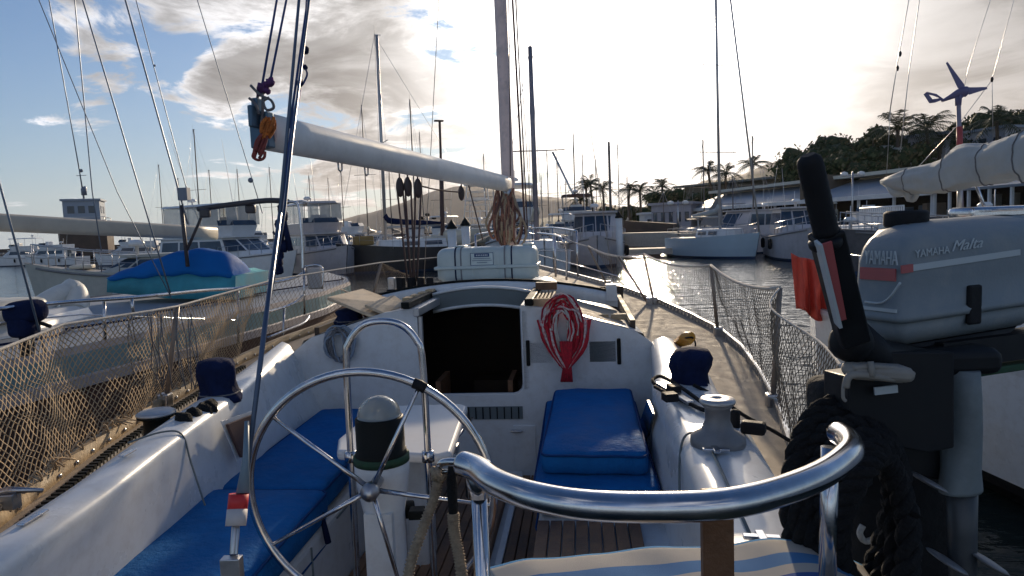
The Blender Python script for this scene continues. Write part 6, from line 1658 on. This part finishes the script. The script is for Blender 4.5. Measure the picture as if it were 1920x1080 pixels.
# ================================================================= pavilion and houses on the quay
TH = 0
def seg_box(mb, a, b, depth, z0, z1, out=0, sh=(0, 0)):
    dr = (b-a).normalized(); nr = Vector((-dr.y, dr.x, 0))
    if nr.y < 0: nr = -nr
    a0, b0 = a-nr*out, b-nr*out; c0, d0 = b+nr*depth, a+nr*depth
    mb.hexa([Vector((p.x, p.y, z0)) for p in (a0, b0, c0, d0)]+[Vector((p.x, p.y, z1)) for p in (a0, b0, c0, d0)])
    return dr, nr
ROOFB = mat('blue_grey_roofing', (.22, .26, .31), .6, var=.12, scale=.6)
pav = thing('pavilion', 'long low quayside pavilion with pale roof edges, open dark front and white posts', 'building', GP(1560, 50, 1.15)[:])
pa, pb = GP(1296, 74), GP(1775, 43); pc2 = GP(2150, 30)
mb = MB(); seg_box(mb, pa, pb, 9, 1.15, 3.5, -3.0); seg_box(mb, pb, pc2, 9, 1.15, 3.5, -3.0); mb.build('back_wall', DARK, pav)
mb = MB(); seg_box(mb, pa, pb, 8, 5.15, 5.42, -2.2); seg_box(mb, pa, pb, 7, 3.6, 5.15, -4.0); mb.build('upper_roof', mat('cream_roof_edge', (.62, .58, .48), .7, var=.08), pav)
dr = (pb-pa).normalized(); nr = Vector((-dr.y, dr.x, 0)); nr = nr if nr.y > 0 else -nr
mb = MB(); q = [pa-nr*1.2+zz*3.45, pb-nr*1.2+zz*3.45, pb+nr*3.9+zz*5.0, pa+nr*3.9+zz*5.0]; mb.slab(q, .15)
mb.mt(1).slab([pa-nr*1.45+zz*3.5, pb-nr*1.45+zz*3.5, pb-nr*1.2+zz*3.52, pa-nr*1.2+zz*3.52], .3)
dr2 = (pc2-pb).normalized(); nr2 = Vector((-dr2.y, dr2.x, 0)); nr2 = nr2 if nr2.y > 0 else -nr2
mb.mt(0).slab([pb-nr2*1.2+zz*3.45, pc2-nr2*1.2+zz*3.45, pc2+nr2*3.9+zz*4.4, pb+nr2*3.9+zz*4.4], .15)
mb.build('lean_to_roof', [ROOFB, WH2], pav)
mb = MB()
Lp = (pb-pa).length; n_ = int(Lp/3)
for i in range(n_+1): q = pa.lerp(pb, i/n_)-nr*1.0; mb.box((q.x, q.y, 2.3), (.16, .16, 2.4))
for i in range(9): q = pb.lerp(pc2, i/8)-nr2*1.0; mb.box((q.x, q.y, 2.3), (.14, .14, 2.4))
mb.build('post', WH2, pav)
mb = MB(); r2 = random.Random(4)
for i in range(46):
    q = pa.lerp(pb, r2.random())+nr*r2.uniform(.3, 2.7); h = r2.uniform(.5, 1.6); mb.mt(i % 3).box((q.x, q.y, 1.15+h/2), (r2.uniform(.4, 1.3), .5, h))
for i in range(9): q = pb.lerp(pc2, (i+.5)/9)+nr2*2.9; mb.mt(2).box((q.x, q.y, 2.55), (.9, .1, 1.1))
mb.build('terrace_furniture', [mat('dull_blue_furn', (.08, .12, .18), .7), mat('tan_furn', (.22, .17, .13), .8), mat('pale_furn', (.42, .44, .42), .7)], pav)['kind'] = 'stuff'
# white balustrade
rl = thing('balustrade', 'white slatted railing on the quay edge below the sail cover', 'railing', GP(1655, 34, 1.15)[:])
a, b = GP(1612, 36, 1.6), GP(1694, 31, 1.6); mb = MB()
for z in (0, .85): mb.tube([a+zz*z, b+zz*z], .045, 6)
for i in range(23): q = a.lerp(b, i/22); mb.box((q.x, q.y, q.z+.42), (.06, .04, .85))
mb.build('rail', WH2, rl)
mb = MB(); seg_box(mb, a-zz*1.6, b-zz*1.6, 3, 1.15, 1.6, .2); mb.build('terrace_base', WH2, rl)
# lilac low building and others
def house(lab, px0, d0, px1, d1, depth, z0, z1, wm, rm, wins=4, out=.3, cat='building', name='harbour_building', slope=0):
    a, b = GP(px0, d0), GP(px1, d1); r = thing(name, lab, cat, ((a+b)/2+zz*z0)[:])
    mb = MB(); dr, nr = seg_box(mb, a, b, depth, z0, z1); mb.build('wall', wm, r)
    mb = MB(); seg_box(mb, a-dr*out, b+dr*out, depth+out, z1, z1+.25, out); mb.build('roof', rm, r)
    mb = MB(); L_ = (b-a).length
    for i in range(wins):
        q = a.lerp(b, (i+.5)/wins)-nr*.03; mb.box((q.x, q.y, lerp(z0, z1, .55)), (L_/wins*.5, .08, (z1-z0)*.35), rz=math.atan2(dr.y, dr.x))
    mb.build('window', GLASSB, r)
    return r
LIL = mat('lilac_render', (.36, .34, .37), .8, var=.06, scale=.4)
house('low lilac-white building on the quay left of the lamp post', 1222, 72, 1296, 70, 8, 1.1, 4.0, LIL, LIL, 5)
house('dark roofed building behind the low lilac building', 1285, 95, 1500, 80, 10, 1.1, 7.0, mat('olive_grey_wall', (.18, .17, .14), .85), mat('grey_green_roof', (.20, .21, .19), .8), 8, 1.2)
house('white kiosk at the left end of the quay wall', 1208, 80, 1232, 80, 3, 1.1, 3.2, WH2, WH2, 1)
house('small white gabled house among the trees above the pavilion', 1700, 62, 1770, 60, 6, 6.2, 9.0, mat('grey_white_render', (.32, .33, .36), .8), ROOFB, 3)
house('upper pale building behind the sail cover', 1800, 66, 1880, 62, 6, 7.0, 9.6, mat('grey_white_render2', (.34, .35, .38), .8), ROOFB, 3)
mb = MB()
for px0, px1, d, z in ((1642, 1672, 58, 7.3), (1684, 1706, 57, 7.6)):
    a, b = GP(px0, d, z), GP(px1, d, z); mb.slab([a, b, b+Vector((0, 3, .6)), a+Vector((0, 3, .6))], .12)
    for q in (a, b): mb.tube([Vector((q.x, q.y, 5.5)), Vector((q.x, q.y, z))], .05, 5)
tag(mb.build('sunshade', mat('grey_awning', (.30, .32, .30), .8)), 'pair of pale awnings on the slope under the trees above the pavilion', 'awning')
mb = MB(); mb.loft([[Vector((GP(px, d_).x, GP(px, d_).y, z_)) for px in (1500, 1560, 1640, 1760, 1900, 2100)] for d_, z_ in ((54, 1.1), (56, 5.5), (64, 6.5), (110, 8), (140, 1))][::-1], ring=False, smooth=True)
stc(mb.build('hillside', mat('dry_earth_slope', (.12, .09, .06), .95, var=.3, scale=.3)))
# ================================================================= trees
LEAF = [mat('leaf_dark', (.030, .048, .018), .7, var=.3, scale=1.2), mat('leaf_mid', (.060, .078, .030), .7, var=.3, scale=1.2), mat('leaf_olive', (.11, .095, .045), .75, var=.3, scale=1.2)]
BARK = mat('bark', (.09, .065, .045), .9, var=.3, scale=3, bump=.4)
for m in LEAF:
    m.node_tree.nodes['Principled BSDF'].inputs['Specular IOR Level'].default_value = .25
def bushtree(px, py, d, w, lab, base=5.0, seed=0, n=2600, leaf=.20):
    top = P(px, py, d); g = GP(px, d, base); r = thing('bushy_tree', lab, 'tree', g[:], 'trees on the slope above the pavilion')
    rr = random.Random(seed); H_ = top.z-base
    mb = MB(); mb.tube([g, g+zz*H_*.35+Vector((.2, 0, 0)), g+zz*H_*.6], [.25, .18, .1], 8)
    for k in range(6):
        a = rr.uniform(0, 6.28); mb.tube([g+zz*H_*.3, g+zz*H_*.55+Vector((math.cos(a)*w*.25, math.sin(a)*w*.2, 0)), g+zz*H_*.75+Vector((math.cos(a)*w*.38, math.sin(a)*w*.3, 0))], [.1, .06, .03], 6)
    mb.build('trunk', BARK, r)
    clumps = []
    for k in range(26):
        a = rr.uniform(0, 6.28); q = rr.uniform(0, 1)**.6; h = rr.uniform(.22, .93)
        sc = math.sqrt(max(0.05, 1-((h-.45)/.6)**2))
        clumps.append((g+Vector((math.cos(a)*w*.5*q*sc, math.sin(a)*w*.5*q*sc, H_*h)), rr.uniform(.13, .24)*w, rr.choice((0, 0, 1, 1, 2))))
    mb = MB()
    for k in range(n):
        c, R0, m_ = clumps[k % 26]
        d_ = Vector((rr.gauss(0, 1), rr.gauss(0, 1), rr.gauss(0, 1))).normalized(); p = c+Vector((d_.x, d_.y, d_.z*.75))*R0*rr.uniform(.55, 1.08)
        a = (d_+Vector((rr.uniform(-.8, .8), rr.uniform(-.8, .8), rr.uniform(-.8, .8)))).normalized(); x = a.orthogonal().normalized(); y = a.cross(x); l = leaf*rr.uniform(.7, 1.5)
        mb.mt(m_ if rr.random() < .75 else rr.randrange(3)).add([p-x*l, p-y*l*.5, p+x*l, p+y*l*.5], [(0, 1, 2, 3)])
    for c, R0, m_ in clumps: mb.mt(0).blob(c, R0*.62, 8, 6, .3, 2, 1)
    mb.build('crown', LEAF, r)
BT_ = [(1528, 282, 66, 7, 'leftmost rounded bushy tree on the slope, next to the tiller grip'), (1572, 262, 66, 7, 'olive green bushy tree second from the left on the slope'), (1618, 250, 65, 7, 'tall bushy tree at the left shoulder of the wooded slope'), (1662, 258, 64, 6, 'dark bushy tree just left of the two thin stays'), (1712, 252, 66, 7, 'dark bushy tree between the stays and the wind generator'), (1768, 268, 64, 6, 'low dark tree directly left of the wind generator pole'), (1828, 224, 66, 7, 'dark tree just right of the wind generator pole'), (1875, 205, 68, 8, 'tall dark tree second from the right edge'), (1925, 208, 66, 8, 'dark tree cut by the right edge of the picture'),
       (1600, 288, 58, 5.5, 'low olive shrub below the left shoulder of the slope'), (1690, 285, 59, 5.5, 'low dark shrub beside the awnings')]
for i, (a, b, c, w, lab) in enumerate(BT_): bushtree(a, b, c, w, lab, seed=i+3)
bushtree(1255, 358, 82, 6, 'dense dark tree beside the palms at the left end of the quay', base=1.1, seed=40)
for i, (px, py, lab) in enumerate([(1330, 362, 'round dark shrub left of the twin palms on the quay'), (1395, 360, 'dark shrub below the single tall palm'), (1450, 362, 'dark shrub further right along the roof'), (1195, 395, 'low shrub under the central palms'), (1140, 400, 'low shrub right of the palm cluster')]):
    bushtree(px, py, 88 if px > 1300 else 95, 8, lab, base=1.1, seed=60+i, n=1200, leaf=.3)
FROND = mat('palm_frond', (.035, .05, .018), .6, var=.3, scale=2)
def palm(px, py, d, lab, base=1.1, fr=18, fl_=2.6, seed=0, group='palm trees along the quay'):
    top = P(px, py, d); g = GP(px, d, base); rr = random.Random(seed); c = Vector((g.x+rr.uniform(-.3, .3), g.y, top.z-fl_*.35))
    r = thing('palm_tree', lab, 'palm tree', g[:], group)
    mb = MB(); mb.tube(spl([g, g.lerp(c, .5)+Vector((rr.uniform(-.25, .25), 0, 0)), c], 5), [.22, .2, .18, .17, .16, .15, .15, .14, .14, .15, .17], 9); mb.build('trunk', BARK, r)
    mb = MB()
    for k in range(fr):
        a = 2*math.pi*k/fr+rr.uniform(-.15, .15); el = rr.uniform(-.15, 1.25); L_ = fl_*rr.uniform(.8, 1.1)
        dr = Vector((math.cos(a)*math.cos(el), math.sin(a)*math.cos(el), math.sin(el))); pts = []
        for i in range(9):
            t_ = i/8; pts.append(c+dr*L_*t_-zz*L_*.62*t_*t_*(1.1-.35*math.sin(el)))
        mb.tube(pts, [.035*(1-.8*i/8) for i in range(9)], 4)
        sd = dr.cross(zz).normalized()
        for i in range(1, 17):
            t_ = i/16.5; f = t_*8; j = min(int(f), 7); p = pts[j].lerp(pts[j+1], f-j); tg = (pts[j+1]-pts[j]).normalized(); ll_ = L_*.27*math.sin(math.pi*(.12+.8*t_))+.08
            for sg in (-1, 1):
                e = p+sd*sg*ll_*.75+tg*ll_*.5-zz*ll_*rr.uniform(.25, .6); w_ = tg*.045
                mb.add([p-w_, p+w_, e], [(0, 1, 2)])
    mb.build('crown', FROND, r)
PL_ = [(1098, 338, 88, 'left palm of the dense cluster above the cabin cruiser'), (1112, 332, 90, 'tallest palm of the dense cluster above the cabin cruiser'), (1128, 340, 87, 'right palm of the dense cluster above the cabin cruiser'), (1092, 362, 84, 'short palm low in the cluster above the cabin cruiser'),
       (1184, 342, 85, 'left of the pair of slim palms in the centre'), (1200, 346, 84, 'right of the pair of slim palms in the centre'), (1225, 350, 86, 'bent palm next to the dense dark tree'), (1245, 338, 90, 'palm with fronds showing over the dense dark tree'),
       (1332, 306, 78, 'palm just left of the blue-white yacht mast'), (1362, 312, 78, 'small palm between the mast and furled sail of the blue-white yacht'), (1411, 296, 76, 'lone palm with spread crown right of the furled sail')]
for i, (a, b, c, lab) in enumerate(PL_): palm(a, b, c, lab, seed=i, fl_=2.5)
for i, (a, b, c, lab) in enumerate([(1676, 222, 58, 'palm tuft sticking up between the two thin stays'), (1738, 218, 58, 'wide palm crown left of the wind generator'), (1760, 240, 60, 'palm crown with drooping fronds left of the generator pole'), (1858, 206, 60, 'palm over the trees near the right edge')]): palm(a, b, c, lab, base=6, seed=20+i, fl_=3.1, fr=22, group='palms on the wooded slope')
# ================================================================= air
HZ_ = bpy.data.materials.new('sea_haze'); HZ_.use_nodes = True; t = HZ_.node_tree; t.nodes.clear()
vo = ND(t, 'ShaderNodeVolumePrincipled', {'Color': (.92, .90, .90, 1), 'Density': .00006, 'Anisotropy': .5}); oo = ND(t, 'ShaderNodeOutputMaterial'); t.links.new(vo.outputs[0], oo.inputs['Volume'])
HAZE_ON = True
if HAZE_ON:
    mb = MB(); mb.box((0, 1850, 158), (7400, 4700, 320)); o = mb.build('haze', HZ_); stc(o, 'stuff')
